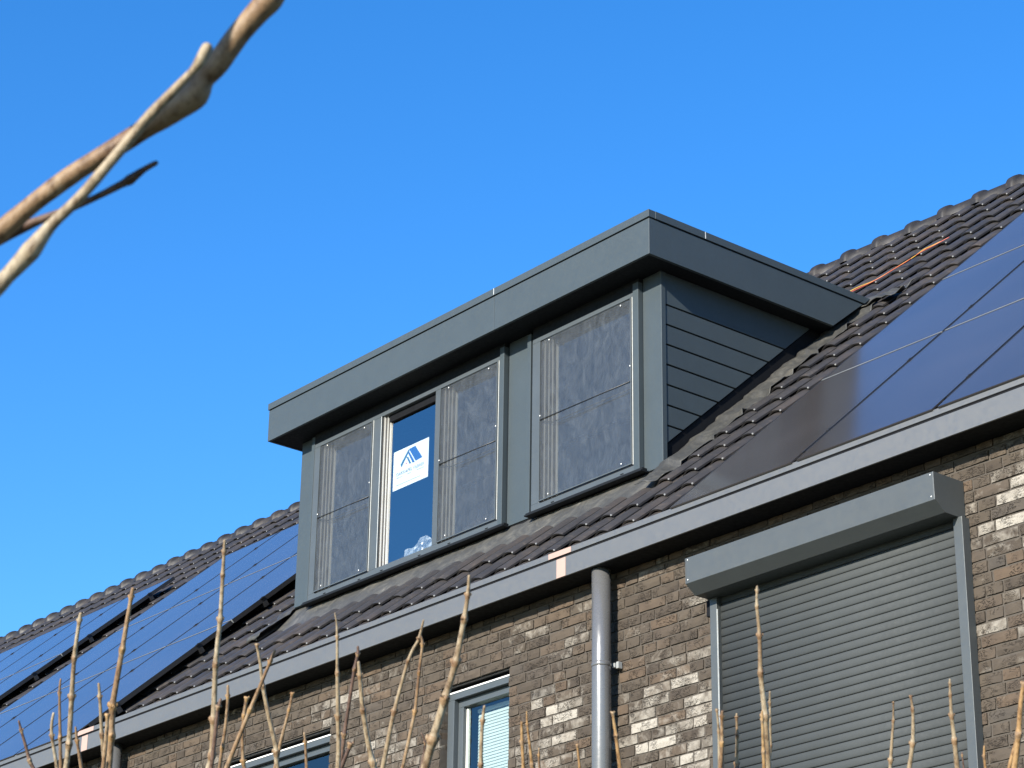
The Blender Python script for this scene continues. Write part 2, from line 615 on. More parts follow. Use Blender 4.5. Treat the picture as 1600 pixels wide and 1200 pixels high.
bricks = []      # (x0, x1, z0, z1)
k = 0
z = 5.178 + COURSE * 10
while z > 0.0:
    z0, z1 = z + 0.0055, min(z + COURSE - 0.0055, ZTOP)
    if z1 - z0 > 0.012:
        segs = [(X0, X1)]
        for (a, b, c, d) in OPEN:
            if z1 > c and z0 < d - 0.02:
                segs = [s for (p, q) in segs for s in ((p, min(q, a)), (max(p, b), q)) if s[1] - s[0] > 0.02]
        for p, q in segs:
            x = p
            run = random.randrange(3)
            first = random.uniform(0.045, 0.206)
            while x < q - 0.02:
                if run >= 3 or random.random() < 0.3:
                    ln = 0.096; run = 0
                else:
                    ln = 0.206; run += 1
                if x == p: ln = first
                e = min(x + ln, q)
                if q - e < 0.04: e = q
                bricks.append((max(x, p), e, z0, z1))
                x = e + 0.011
    z -= COURSE

WHITE = [(-9.0, 4.7, 0.7, 0.5), (-8.85, 5.0, 0.4, 0.3), (-9.95, 4.9, 0.35, 0.5), (-6.45, 5.45, 0.3, 0.45), (-12.0, 5.62, 0.35, 0.13), (-11.6, 5.1, 0.4, 0.3),
         (-6.4, 4.9, 0.3, 0.3)]


def bloom_at(x, z):
    t = 0.0
    for (cx, cz, sx, sz) in WHITE:
        t = max(t, math.exp(-(((x - cx) / sx) ** 2 + ((z - cz) / sz) ** 2)))
    return t


def brick_geo(b, fine=True):
    x0, x1, z0, z1 = b
    yf = -random.uniform(0.0, 0.004)
    V, Fc = [], []
    j = lambda s: random.uniform(-s, s)
    if fine:
        nx = 4 if x1 - x0 > 0.13 else 2
        nz = 2
        for i in range(nz + 1):
            for q in range(nx + 1):
                ex = 0.0016 if (q in (0, nx) or i in (0, nz)) else 0
                edge = 0.0025 if ex else 0.0
                V.append((x0 + (x1 - x0) * q / nx + j(0.0018), yf + edge + j(0.0022), z0 + (z1 - z0) * i / nz + j(0.0016)))
        W = nx + 1
        for i in range(nz):
            for q in range(nx):
                Fc.append((i * W + q, i * W + q + 1, (i + 1) * W + q + 1, (i + 1) * W + q))
        n = len(V)
        V += [(x0, 0.1, z0), (x1, 0.1, z0), (x1, 0.1, z1), (x0, 0.1, z1)]
        bot = list(range(0, W)); top = list(range(nz * W, nz * W + W))
        lef = [i * W for i in range(nz + 1)]; rig = [i * W + nx for i in range(nz + 1)]
        Fc.append(tuple([n, n + 1] + bot[::-1])); Fc.append(tuple([n + 2, n + 3] + top))
        Fc.append(tuple([n + 3, n] + lef)); Fc.append(tuple([n + 1, n + 2] + rig[::-1]))
    else:
        V = [(x0, yf, z0), (x1, yf, z0), (x1, yf, z1), (x0, yf, z1), (x0, 0.1, z0), (x1, 0.1, z0), (x1, 0.1, z1), (x0, 0.1, z1)]
        Fc = [(0, 1, 2, 3), (0, 4, 5, 1), (3, 2, 6, 7), (0, 3, 7, 4), (1, 5, 6, 2)]
    return V, Fc


def set_attr(me, name, vals):
    a = me.attributes.new(name, 'FLOAT', 'FACE')
    a.data.foreach_set('value', vals)


def hidden_brick(b):
    xc = (b[0] + b[1]) / 2; zc = (b[2] + b[3]) / 2
    if -8.62 < xc < -6.84 and zc < 5.68: return True
    if -9.55 < xc < -9.46: return True
    return zc > 5.79


def brick_size(b):
    c = ((b[0] + b[1]) / 2, 0, (b[2] + b[3]) / 2)
    if not in_frame(c, 0) or hidden_brick(b): return -1
    x, y, d = to_px(c)
    return (b[1] - b[0]) * (b[3] - b[2]) / d ** 2


order = sorted(range(len(bricks)), key=lambda i: -brick_size(bricks[i]))
single = set(order[:300])
SV, SF, SR, SB = [], [], [], []
for i, b in enumerate(bricks):
    xc, zc = (b[0] + b[1]) / 2, (b[2] + b[3]) / 2
    rv = random.random()
    bv = 0.06 + 0.47 * bloom_at(xc, zc) * random.random() ** 0.9 + (0.22 * random.random() if random.random() < 0.3 else 0.0)
    V, Fc = brick_geo(b, fine=(zc > 3.9 and -15 < xc < -5.5))
    if i in single:
        c = Vector((xc, 0, zc))
        me = bpy.data.meshes.new('brick')
        me.from_pydata([tuple(Vector(v) - c) for v in V], [], Fc)
        me.materials.append(MAT['brick'])
        set_attr(me, 'rnd', [rv] * len(Fc)); set_attr(me, 'bloom', [bv] * len(Fc))
        o = bpy.data.objects.new('brick', me); COL.objects.link(o)
        o.parent = wall; o.location = c
    else:
        k0 = len(SV)
        SV += V; SF += [tuple(k0 + a for a in f) for f in Fc]
        SR += [rv] * len(Fc); SB += [bv] * len(Fc)
me = bpy.data.meshes.new('brickwork')
me.from_pydata(SV, [], SF)
me.materials.append(MAT['brick'])
set_attr(me, 'rnd', SR); set_attr(me, 'bloom', SB)
o = bpy.data.objects.new('brickwork', me); COL.objects.link(o); o.parent = wall
o['kind'] = 'stuff'

# --- windows in the facade
def facade_window(x0, x1, ztop, zbot, blind):
    fr = MB()
    y = 0.056
    zt = ztop - 0.024
    fr.box(x0 + .004, x1 - .004, y, y + .09, zt - .048, zt)
    fr.box(x0 + .004, x0 + .064, y, y + .09, zbot, zt - .048); fr.box(x1 - .064, x1 - .004, y, y + .09, zbot, zt - .048)
    fr.box(x0 + .004, x1 - .004, y, y + .09, zbot - .05, zbot)
    w = hpart(fr.build('window', MAT['frame_grey'], None, 0.002))
    part('head_trim', MAT['white'], w, [(x0 + .006, x1 - .006, y - .004, y - .0003, zt - .009, zt - .0005)])
    part('lintel', MAT['dark_metal'], w, [(x0 + .001, x1 - .001, .02, .2, ztop - .006, ztop + .004)])
    a, b = x0 + .064, x1 - .064
    z2 = zt - .048
    sa = MB(); ys = y + .035
    sa.box(a, b, ys, ys + .05, z2 - .045, z2 - .001); sa.box(a, a + .045, ys, ys + .05, zbot + .046, z2 - .045); sa.box(b - .045, b, ys, ys + .05, zbot + .046, z2 - .045)
    sa.box(a, b, ys, ys + .05, zbot, zbot + .046)
    sa.build('sash', MAT['frame_grey'], w, 0.002)
    part('glazing_bead', MAT['cream'], w, [(a + .0455, a + .058, ys + .026, ys + .045, zbot + .05, z2 - .05)])
    part('glass_pane', MAT['wall_glass'], w, [(a + .045, b - .045, ys + .03, ys + .036, zbot + .046, z2 - .046)])
    if blind:
        bl = MB()
        zz = z2 - .075
        bl.box(a + .075, b - .03, ys + .085, ys + .112, zz, zz + .022)
        while zz > zbot - .02:
            zz -= 0.019
            bl.prism_x([(ys + .092, zz - .010), (ys + .094, zz), (ys + .099, zz + .0125), (ys + .1005, zz + .012), (ys + .0955, zz - .0005), (ys + .0932, zz - .0105)], a + .075, b - .03)
        bl.build('blind', MAT['blind'], w)
    room = MB()
    room.poly([(x0 - .3, 1.2, zbot - .4), (x1 + .3, 1.2, zbot - .4), (x1 + .3, 1.2, ztop + .2), (x0 - .3, 1.2, ztop + .2)])
    room.build('room_wall', MAT['interior'], w)
    return w


w = facade_window(*OPEN[0][:2], OPEN[0][3], OPEN[0][2] + .05, True); w['label'] = 'grey framed facade window with white blind'
w = facade_window(*OPEN[1][:2], OPEN[1][3], OPEN[1][2] + .05, False); w['label'] = 'grey framed facade window reflecting blue sky'

# --- roof: deck, tiles, ridge
rd = MB()
RIDGE_Y, RIDGE_Z = 4.73, 10.105
yb, ye = -0.04, RIDGE_Y
rd.poly([(X0, yb, roof_z(yb, -.12)), (X1, yb, roof_z(yb, -.12)), (X1, ye, roof_z(ye, -.12)), (X0, ye, roof_z(ye, -.12))])
rd.poly([(X0, ye, roof_z(ye, -.12)), (X1, ye, roof_z(ye, -.12)), (X1, 9.5, roof_z(ye, -.12) - (9.5 - ye) * TAN), (X0, 9.5, roof_z(ye, -.12) - (9.5 - ye) * TAN)])
rd.poly([(X0, 9.49, 0), (X1, 9.49, 0), (X1, 9.49, 6), (X0, 9.49, 6)])
rd.poly([(X0, 0.1, ZTOP - .002), (X1, 0.1, ZTOP - .002), (X1, 0.1, roof_z(.1, -.121)), (X0, 0.1, roof_z(.1, -.121))])
roof = hpart(rd.build('roof', MAT['interior'], fix=False))

TW, GAUGE_Y = 0.2325, 0.2493
PROF = [(0.0, .004), (.09, .002), (.2, .0), (.32, .002), (.43, .013), (.53, .029), (.62, .041), (.70, .0475), (.78, .0485), (.86, .046), (.93, .041), (.99, .034), (1.025, .028)]
TL = 0.405


def tile_mesh(seed, glint=True):
    r = random.Random(seed)
    mb = MB()
    top = .048
    drop = .0285
    def P(u, h, s, dn=0.0):
        return (u * TW, s, h - top - drop * (s / TL) + dn)
    rows = [0.0, 0.012, 0.2, TL]
    G = []
    for s in rows:
        G.append([P(u, h, s, (-.004 if s == 0.0 else 0) + r.uniform(-.0012, .0012)) for u, h in PROF])
    mb.grid(G, 0, True)
    mb.grid([[P(u, h, 0.003, -.014) for u, h in PROF], [P(u, h, 0.0, -.004) for u, h in PROF]], 0, False)   # front edge
    u, h = PROF[-1]
    mb.poly([P(u, h, 0), P(u, h, TL), P(u, h, TL, -.008), P(u, h, 0, -.012)], 0)
    if glint:
        # pale nub painting the glint at the low corner of the roll
        x, zc = 0.985 * TW, .036 - top
        k = len(mb.v)
        mb.box(x - .004, x + .004, -.003, .004, zc - .010, zc - .002, 1)
    return mb.mesh('roof_tile', [MAT['tile'], MAT['lip_glint']])


TILE = [tile_mesh(1), tile_mesh(2), tile_mesh(3), tile_mesh(4, False)]
rotx = Matrix.Rotation(ROOF_T, 4, 'X')
PANEL_AREAS = [(-8.75, -5.9, -.2, 3.3), (-18.9, -15.03, -.2, 3.3), (-23.8, -20.0, .9, 3.4)]
tiles = []
kx0 = int((X0 + 9.74) / TW) - 1
kx1 = int((X1 + 9.74) / TW) + 1
for r in range(-2, 17):
    y = 0.43 + r * GAUGE_Y
    for kx in range(kx0, kx1):
        x = -9.74 - .76 * TW + kx * TW
        xc = x + TW / 2
        if -14.02 < xc < -10.02 and 0.60 < y < 2.45: continue
        M = Matrix.Translation((x, y, roof_z(y))) @ rotx @ Matrix.Rotation(random.uniform(-.006, .006), 4, 'Z') @ Matrix.Translation((random.uniform(-.002, .002), random.uniform(-.005, .005), random.uniform(-.001, .003)))
        hid = any(a + .1 < xc < b - .1 and c < y < d for a, b, c, d in PANEL_AREAS)
        behind = -14.0 < xc < -10.4 and y > 2.0
        p = to_px((xc, y + .1, roof_z(y + .1)))
        size = -1 if (hid or behind or not in_frame((xc, y + .1, roof_z(y + .1)), 20) or y < 0) else 1 / p[2] ** 2
        tiles.append((size, M, random.randrange(4)))
tiles.sort(key=lambda t: -t[0])
for size, M, v in tiles[:300]:
    o = bpy.data.objects.new('roof_tile', TILE[v]); COL.objects.link(o)
    o.parent = roof; o.matrix_local = M
AV, AF, AM, AS = [], [], [], []
TD = []
for t in TILE:
    co = np.empty(len(t.vertices) * 3); t.vertices.foreach_get('co', co)
    TD.append((co.reshape(-1, 3), [tuple(p.vertices) for p in t.polygons], [p.material_index for p in t.polygons], [p.use_smooth for p in t.polygons]))
base = 0
for size, M, v in tiles[300:]:
    co, fs, ms, ss = TD[v]
    A = np.array(M)
    w3 = co @ A[:3, :3].T + A[:3, 3]
    AV.append(w3); AF += [tuple(base + a for a in f) for f in fs]; AM += ms; AS += ss
    base += len(co)
me = bpy.data.meshes.new('roof_tiling')
me.from_pydata(np.concatenate(AV).tolist(), [], AF)
me.materials.append(MAT['tile']); me.materials.append(MAT['lip_glint'])
me.polygons.foreach_set('material_index', AM); me.polygons.foreach_set('use_smooth', AS)
o = bpy.data.objects.new('roof_tiling', me); COL.objects.link(o); o.parent = roof
o['kind'] = 'stuff'

RP = 0.345
mb = MB()
seg = 14
stations = [(-.012, .136), (0.03, .139), (0.062, .135), (0.066, .116), (RP - .01, .109)]
G = []
for xx, rr in stations:
    row = []
    for s in range(seg + 1):
        th = math.pi * s / seg
        row.append((xx, -rr * math.cos(th), rr * math.sin(th) - (.008 if s in (0, seg) else 0)))
    G.append(row)
mb.grid(G, 0, True)
mb.poly([G[0][i] for i in range(seg + 1)], 0)
ridge_mesh = mb.mesh('ridge_tile', MAT['ridge'])
x = X0
while x < X1:
    o = bpy.data.objects.new('ridge_tile', ridge_mesh); COL.objects.link(o)
    o.parent = roof
    o.location = (x - 10.3 % RP, RIDGE_Y + random.uniform(-.004, .004), RIDGE_Z + random.uniform(-.004, .004))
    o.rotation_euler = (random.uniform(-.01, .01), 0, random.uniform(-.006, .006))
    x += RP

# --- gutter along the eaves
GY, GB, GT = -0.18, 5.824, 5.985
gu = MB()
gu.box(X0, X1, GY, GY + .012, GB, GT - .047)                 # face
gu.box(X0, X1, -.014, -.003, GB + .0125, GT - .03)             # back
gu.box(X0, X1, GY + .006, GY + .0125, GT - .0465, GT - .0345)     # recessed groove
gutter = hpart(gu.build('gutter', MAT['gutter'], None, 0.0015))
part('gutter_underside', MAT['shade_dark'], gutter, [(X0, X1, GY + .0126, -.003, GB, GB + .012)])  # gutter bottom coloured near-black in place of its shade
gutter['label'] = 'light grey box gutter along the eaves'
part('gutter_lip', MAT['gutter'], gutter, [(X0, X1, GY - .003, GY + .02, GT - .034, GT)], 0.0015)
part('groove', MAT['black'], gutter, [(X0, X1, GY + .0035, GY + .0058, GT - .0468, GT - .0342)])
for (a, b, c, d) in [(-9.757, -9.562, -9.689, -9.611), (-15.06, -14.835, -14.998, -14.915)]:
    part('joint_strip', MAT['tape'], gutter, [(a, b, GY - .0055, GY - .0032, GT - .0335, GT - .001), (c, d, GY - .0025, GY - .0002, GB + .0005, GT - .049)])


def downpipe(x):
    r = .054; y = -.095
    pts = [(x, y, 0.05), (x, y, 5.25), (x, y, 5.30), (x, y, GB - .001)]
    mb = MB(); mb.tube(pts, [r] * 4, 28)
    p = hpart(mb.build('downpipe', MAT['pipe']))
    mb = MB(); mb.tube([(x, y, 5.262), (x, y, 5.268), (x, y, 5.282), (x, y, 5.288)], [r + .0005, r + .003, r + .003, r + .0005], 28)
    mb.build('pipe_collar', MAT['pipe'], p)
    mb = MB()
    mb.box(x + .03, x + .052, -.045, -.001, 5.262, 5.288); mb.box(x + .053, x + .072, -.036, -.006, 5.256, 5.294)
    mb.build('wall_bracket', [MAT['alu']], p, 0.002)
    return p


p = downpipe(-9.405); p['label'] = 'grey round downpipe beside the roller shutter'
p = downpipe(-14.66); p['label'] = 'grey round downpipe at the lower left'

# ------------------------------------------------------------------ dormer
DY, DF = 0.947, 0.912            # front plane of the posts, of the window frames
DXL, DXR = -14.02, -10.01        # side walls
FY, FXL, FXR = 0.72, -14.16, -9.868
FB, FT = 8.228, 8.537
dormer = empty('dormer', (-12.0, 0.95, 6.9))
tag(dormer, 'anthracite flat-roofed dormer with four windows standing out of the tiled roof', 'dormer')


def dpart(o):
    o.parent = dormer
    o.matrix_parent_inverse = Matrix.Translation(-dormer.location)
    return o


def dbox(name, mats, boxes, bevel=0.0):
    mb = MB()
    for b in boxes:
        mb.box(*b)
    return dpart(mb.build(name, mats, None, bevel))


CAPZ = FT - .052
XJ = -11.425
dbox('fascia_board', MAT['anthracite'], [(FXL, XJ - .0012, FY, FY + .02, FB, CAPZ - .007)], .0012)
dbox('fascia_board', MAT['anthracite'], [(XJ + .0012, FXR - .003, FY, FY + .02, FB, CAPZ - .007)], .0012)
# right-hand side fascia, cut off along the roof slope
mb = MB()
mb.prism_x([(FY + .0008, FB - .001), (2.395, FB - .001), (2.70, CAPZ - .007), (FY + .0008, CAPZ - .007)], FXR - .022, FXR)
dpart(mb.build('fascia_board', MAT['anthracite'], None, .0012))
mb = MB()
mb.prism_x([(FY + .021, FB - .001), (2.395, FB - .001), (2.70, CAPZ - .007), (FY + .021, CAPZ - .007)], FXL, FXL + .02)
dpart(mb.build('fascia_board', MAT['anthracite'], None, .0012))
# roof edge trim
dbox('roof_trim', MAT['anthracite'], [(FXL - .008, XJ - .001, FY - .008, FY + .05, CAPZ, FT)], .0015)
dbox('roof_trim', MAT['anthracite'], [(XJ + .001, FXR + .006, FY - .008, FY + .05, CAPZ, FT)], .0015)
YJ = 1.209
dbox('roof_trim', MAT['anthracite'], [(FXR - .05, FXR + .008, FY + .0505, YJ - .001, CAPZ, FT)], .0015)
mb = MB()
mb.prism_x([(YJ + .001, CAPZ), (2.71, CAPZ), (2.772, FT), (YJ + .001, FT)], FXR - .05, FXR + .008)
dpart(mb.build('roof_trim', MAT['anthracite'], None, .0015))
mb = MB()
mb.prism_x([(FY + .0505, CAPZ), (2.71, CAPZ), (2.772, FT), (FY + .0505, FT)], FXL - .008, FXL + .05)
dpart(mb.build('roof_trim', MAT['anthracite'], None, .0015))
dbox('trim_joint', MAT['edge_white'], [(XJ - .002, XJ + .002, FY - .0092, FY - .0082, CAPZ + .004, FT - .001)])
dbox('trim_joint', MAT['edge_white'], [(FXR + .0082, FXR + .0092, YJ - .003, YJ + .003, CAPZ + .002, FT - .002)])
dbox('shadow_gap', MAT['black'], [(FXL + .004, FXR - .004, FY + .004, FY + .03, CAPZ - .0068, CAPZ - .0003)])  # black strip paints the shade below the trim
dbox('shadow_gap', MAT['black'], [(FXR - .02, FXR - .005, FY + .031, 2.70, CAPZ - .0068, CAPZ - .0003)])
# roof deck and soffit
dbox('flat_roof', MAT['black'], [(FXL + .021, FXR - .023, FY + .051, 3.0, FT - .05, FT - .008)])
dbox('soffit', MAT['shade_dark'], [(FXL + .0205, FXR - .0225, FY + .0205, 2.42, FB + .002, FB + .014)])  # near-black colour carries the shade under the overhang

ZB = 6.90
# posts of the front
dbox('corner_post', MAT['anthracite'], [(DXL, -13.873, DY, DY + .06, ZB + .02, FB + .001)], .002)
dbox('corner_post', MAT['anthracite'], [(-10.179, DXR + .004, DY, DY + .038, ZB - .012, FB + .001)], .002)
dbox('wide_post', MAT['anthracite'], [(-11.534, -11.308, DY, DY + .05, ZB - .005, FB + .001)], .002)
dbox('post_gap_shade', MAT['black'], [(-13.872, -13.802, DY + .006, DY + .04, ZB, FB + .001), (-11.307, -11.243, DY + .006, DY + .04, ZB, FB + .001)])  # black strips paint the shadowed gap left of each window unit
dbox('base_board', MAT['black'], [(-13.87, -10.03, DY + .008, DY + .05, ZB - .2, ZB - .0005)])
GLY = .962


def reveal_steps(x0, zb, zt, width, n=4):
    """stepped left jamb: grey-brown fronts, cream sides"""
    mb = MB()
    st = width / n
    ys = [DF + .012 + i * (GLY - DF - .012) / n for i in range(n + 1)]
    for i in range(n):
        g = .004 if i % 2 == 0 else .0
        mb.box(x0 + i * st, x0 + (i + 1) * st - g, ys[i], GLY + .012, zb, zt, 0, [0, 0, 0, 1, 0, 0])
    return mb


def window_unit(xl, xr, mullions, cells):
    """frame with its cells; cells: (x0, x1, kind)"""
    zb, zt = 6.955, 8.113
    fr = MB()
    fr.box(xl, xr, DF, DF + .075, zt, zt + .03)
    fr.box(xl, xr, DF - .001, DF + .075, ZB + .003, zb)
    for a, b in mullions:
        fr.box(a, b, DF, DF + .075, zb + .0005, zt - .0005)
    w = dpart(fr.build('window', MAT['frame_grey'], None, .0018))
    part('shaded_head', MAT['shade_dark'], w, [(xl, xr, DF + .002, DF + .075, zt + .0305, FB + .0005)])  # top of the frame, painted near-black for the overhang's shade
    mb = MB()
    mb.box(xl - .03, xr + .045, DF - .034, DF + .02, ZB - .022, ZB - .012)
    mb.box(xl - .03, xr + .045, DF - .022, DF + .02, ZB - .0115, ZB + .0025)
    mb.build('sill_shade', [MAT['shade_dark']], w, .001)  # near-black holds the shadow band under the window ledge
    mb = MB()
    for a, b, kind in cells:
        for xx in ((a + .12, b - .12) if kind != 'open' else (a + .05, b - .15)):
            mb.box(xx, xx + .03, DF - .0025, DF - .0012, 6.917, 6.924)
    mb.build('drain_slot', MAT['black'], w)['kind'] = 'stuff'
    for a, b, kind in cells:
        rs = reveal_steps(a + .0006, zb + .001, zt - .001, .055 if kind == 'open' else .115, 3 if kind == 'open' else 4)
        rs.build('reveal', [MAT['frame_dark'], MAT['cream']], w)
        ga = a + (.058 if kind == 'open' else .12)
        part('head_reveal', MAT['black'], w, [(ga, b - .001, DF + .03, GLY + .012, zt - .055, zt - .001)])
        part('sill_reveal', MAT['frame_dark'], w, [(ga, b - .001, DF + .045, GLY + .012, zb + .001, zb + .018)])
        part('glass_pane', MAT['glass'], w, [(ga, b - .001, GLY, GLY + .006, zb + .019, zt - .056)])
        part('edge_strip', MAT['edge_white'], w, [(a - .003, a + .0004, DF - .0025, DF - .0003, zb, zt)])
        if kind == 'film':
            part('edge_strip', MAT['edge_white'], w, [(b - .0004, b + .003, DF - .0025, DF - .0003, zb, zt)])
        if kind == 'film':
            # insect screen stretched over the opening
            nx, nz = 14, 22
            G = []
            for i in range(nz + 1):
                row = []
                for j in range(nx + 1):
                    u, v = j / nx, i / nz
                    x = a + .008 + (b - a - .016) * u; z = zb + .008 + (zt - zb - .016) * v
                    bul = .004 * math.sin(math.pi * u) * math.sin(math.pi * v)
                    y = DF - .006 - bul + .003 * noise.noise(Vector((x * 5, 1.3, z * 4)))
                    row.append((x, y, z))
                G.append(row)
            mb = MB(); mb.grid(G)
            mb.build('screen_sheet', MAT['film'], w, fix=False)
            t = .009
            part('screen_frame', MAT['frame_grey'], w, [(a + .001, b - .001, DF - .013, DF - .001, zt - t, zt - .0006), (a + .001, b - .001, DF - .013, DF - .001, zb + .001, zb + t), (a + .001, a + t, DF - .013, DF - .001, zb + t, zt - t), (b - t, b - .001, DF - .013, DF - .001, zb + t, zt - t)], .001)
            part('shadow_line', MAT['black'], w, [(a + .012, b + .004, DF - .003, DF - .0015, zb - .007, zb - .001)])
            mb = MB()
            zr = 7.53
            mb.tube([(a + .012, DF - .012, zr), (b - .012, DF - .012, zr - .008)], [.0035, .0035], 6)
            mb.tube([(a + .014, DF - .010, zr - .004), (a + .10, GLY - .03, zr - .035), (b - .012, GLY - .02, zr - .035)], [.003, .003, .0025], 6)  # second, thinner tube stands in for the rod's shadow on the glass
            mb.build('stay_rod_and_shadow', MAT['dark_metal'], w)
            mb = MB()
            for (sx, sz) in [(a + .10, zt - .03), (b - .10, zt - .03), (a + .10, zb + .03), (b - .10, zb + .03), (b - .012, zr + .1), (a + .012, zr + .03)]:
                mb.ball((sx, DF - .012, sz), .0055, 0, (1, .5, 1), 6, 4)
            mb.build('screw', MAT['white'], w)['kind'] = 'stuff'
    return w


wa = window_unit(-13.80, -11.542, [(-13.80, -13.717), (-13.049, -12.951), (-12.312, -12.248), (-11.601, -11.542)],
                 [(-13.717, -13.049, 'film'), (-12.951, -12.312, 'open'), (-12.248, -11.601, 'film')])
wa['label'] = 'three-part dormer window with two screened cells and a paper notice'
wb = window_unit(-11.243, -10.181, [(-11.243, -11.158), (-10.243, -10.181)], [(-11.158, -10.243, 'film')])
wb['label'] = 'single screened dormer window next to the side wall'
# proud cover strips at the unit ends
dbox('cover_strip', MAT['anthracite'], [(-11.586, -11.541, DF - .006, DF + .034, ZB + .004, 8.20)], .0015)
dbox('cover_strip', MAT['anthracite'], [(-10.232, -10.18, DF - .006, DF + .034, ZB + .004, 8.20)], .0015)
dbox('cover_strip', MAT['anthracite'], [(-13.835, -13.797, DF - .004, DF + .034, ZB + .004, 8.21)], .0015)
dbox('cover_strip', MAT['anthracite'], [(-11.30, -11.262, DF - .0, DF + .034, ZB + .004, 8.20)], .0015)

# side cladding, planks one above the other
mb = MB()


def slope_y(z, gap):
    return RY + (z - RZ) / TAN - gap


mb.prism_x([(DY + .04, 6.85), (slope_y(6.95, 0) + .05, 6.95), (2.52, FB + .001), (DY + .04, FB + .001)], DXR - .06, DXR - .022)
dpart(mb.build('side_wall', MAT['black']))
mb = MB()
mb.prism_x([(DY + .061, 6.85), (slope_y(6.95, 0) + .05, 6.95), (2.52, FB + .001), (DY + .061, FB + .001)], DXL, DXL + .04)
dpart(mb.build('side_wall', MAT['anthracite']))
zg = [8.228] + [8.004 - .1388 * i for i in range(9)]
for i in range(len(zg) - 1):
    z1, z0 = zg[i] - .0055, zg[i + 1] + .0055
    if i == 0: z1 = FB + .001
    z0 = max(z0, 6.955)
    if z1 - z0 < .02: continue
    ya = DY + .0405
    p = [(ya, z0)]
    b0, b1 = slope_y(z0, .14), slope_y(z1, .14)
    if b1 < ya + .02: continue
    if b0 < ya:
        p = [(ya, z0 + (ya - b0) / (b1 - b0) * (z1 - z0))]
    else:
        p.append((b0, z0))
    p += [(b1, z1), (ya, z1)]
    m_ = MB(); m_.prism_x(p, DXR - .021, DXR - .001)
    dpart(m_.build('cladding_plank', MAT['anthracite'], None, .0025))


def prof_at(x):
    u = ((x - (-9.74 - .76 * TW)) / TW) % 1.0
    for (a, ha), (b, hb) in zip(PROF[:-1], PROF[1:]):
        if a <= u <= b:
            return ha + (hb - ha) * (u - a) / (b - a)
    return 0.0


def lead_sheet(x0, x1, y0f, y1f, nx, ny, follow, crumple, seed, lift=.012, rise=0.0):
    """sheet laid on the roof, dressed into the tile waves"""
    G = []
    for j in range(ny + 1):
        v = j / ny
        row = []
        for i in range(nx + 1):
            u = i / nx
            x = x0 + (x1 - x0) * u
            a, b = y0f(x), y1f(x)
            y = a + (b - a) * v
            wave = (prof_at(x) - .048) * follow(u, v)
            off = lift + rise * v * v + wave + crumple * noise.noise(Vector((x * 9 + seed, y * 9, seed))) + .5 * crumple * noise.noise(Vector((x * 23, y * 23, seed)))
            row.append((x + .006 * noise.noise(Vector((y * 7, x * 3, seed))), y - off * SIN, roof_z(y) + off * COS))
        G.append(row)
    mb = MB(); mb.grid(G)
    o = mb.build('lead_flashing', MAT['lead'], None, fix=False)
    s = o.modifiers.new('thick', 'SOLIDIFY'); s.thickness = .004; s.offset = -1
    return dpart(o)


# apron in front
lead_sheet(-14.06, -9.90, lambda x: .56, lambda x: .985, 200, 14, lambda u, v: 0.0, .006, 3.0, -.062, .060)
# beside the right wall
def outer(y): return -9.80 + .045 * noise.noise(Vector((y * 3.1, 4.2, 0))) + .035 * math.sin(y * 19.0)


def side_lead(yA, yB, n, inner, outer_f, seed, lift=.02, crum=.012):
    G = []
    for j in range(n + 1):
        y = yA + (yB - yA) * j / n
        a, b = inner, outer_f(y)
        row = []
        for i in range(17):
            u = i / 16
            x = a + (b - a) * u
            ph = ((y - .43) / GAUGE_Y) % 1.0
            step = -.030 * ph * (.35 + .65 * u)
            wave = (prof_at(x) - .048) * .6 * u
            up = .0
            off = lift + step + wave + up + crum * noise.noise(Vector((x * 8, y * 8, seed))) + .5 * crum * noise.noise(Vector((x * 21, y * 21, seed)))
            row.append((x, y - off * SIN, roof_z(y) + off * COS))
        G.append(row)
    mb = MB(); mb.grid(G)
    o = mb.build('lead_flashing', MAT['lead_side'], None, fix=False)
    s = o.modifiers.new('thick', 'SOLIDIFY'); s.thickness = .004; s.offset = -1
    return dpart(o)


side_lead(.72, 2.72, 110, DXR + .001, outer, 5.0)
side_lead(2.70, 2.86, 10, -10.1, lambda y: -9.52 + .03 * math.sin(y * 40), 8.0, .035, .035)
side_lead(.66, 2.6, 90, DXL - .001, lambda y: -14.23 - .03 * math.sin(y * 17.0), 9.0)
# black upstand between the cladding and the lead
mb = MB()
mb.prism_x([(DY + .045, roof_z(DY + .045, -.03)), (2.66, roof_z(2.66, -.03)), (2.66, roof_z(2.66, .085)), (DY + .045, roof_z(DY + .045, .085))], DXR - .0215, DXR - .012)
dpart(mb.build('upstand', MAT['black']))

# ------------------------------------------------------------------ notice and plastic sheet behind the middle pane
SX0, SX1, SZ0, SZ1, SY = -12.873, -12.458, 7.523, 7.823, GLY + .012
notice = empty('paper_notice', (SX0, SY, SZ0))
tag(notice, 'white paper notice with blue roof logo stuck inside the dormer window', 'notice')


def npart(o):
    o.parent = notice
    o.matrix_parent_inverse = Matrix.Translation(-notice.location)
    return o


def S(u, v, d=.0012):
    return (SX0 + (SX1 - SX0) * u, SY - d, SZ0 + (SZ1 - SZ0) * v)


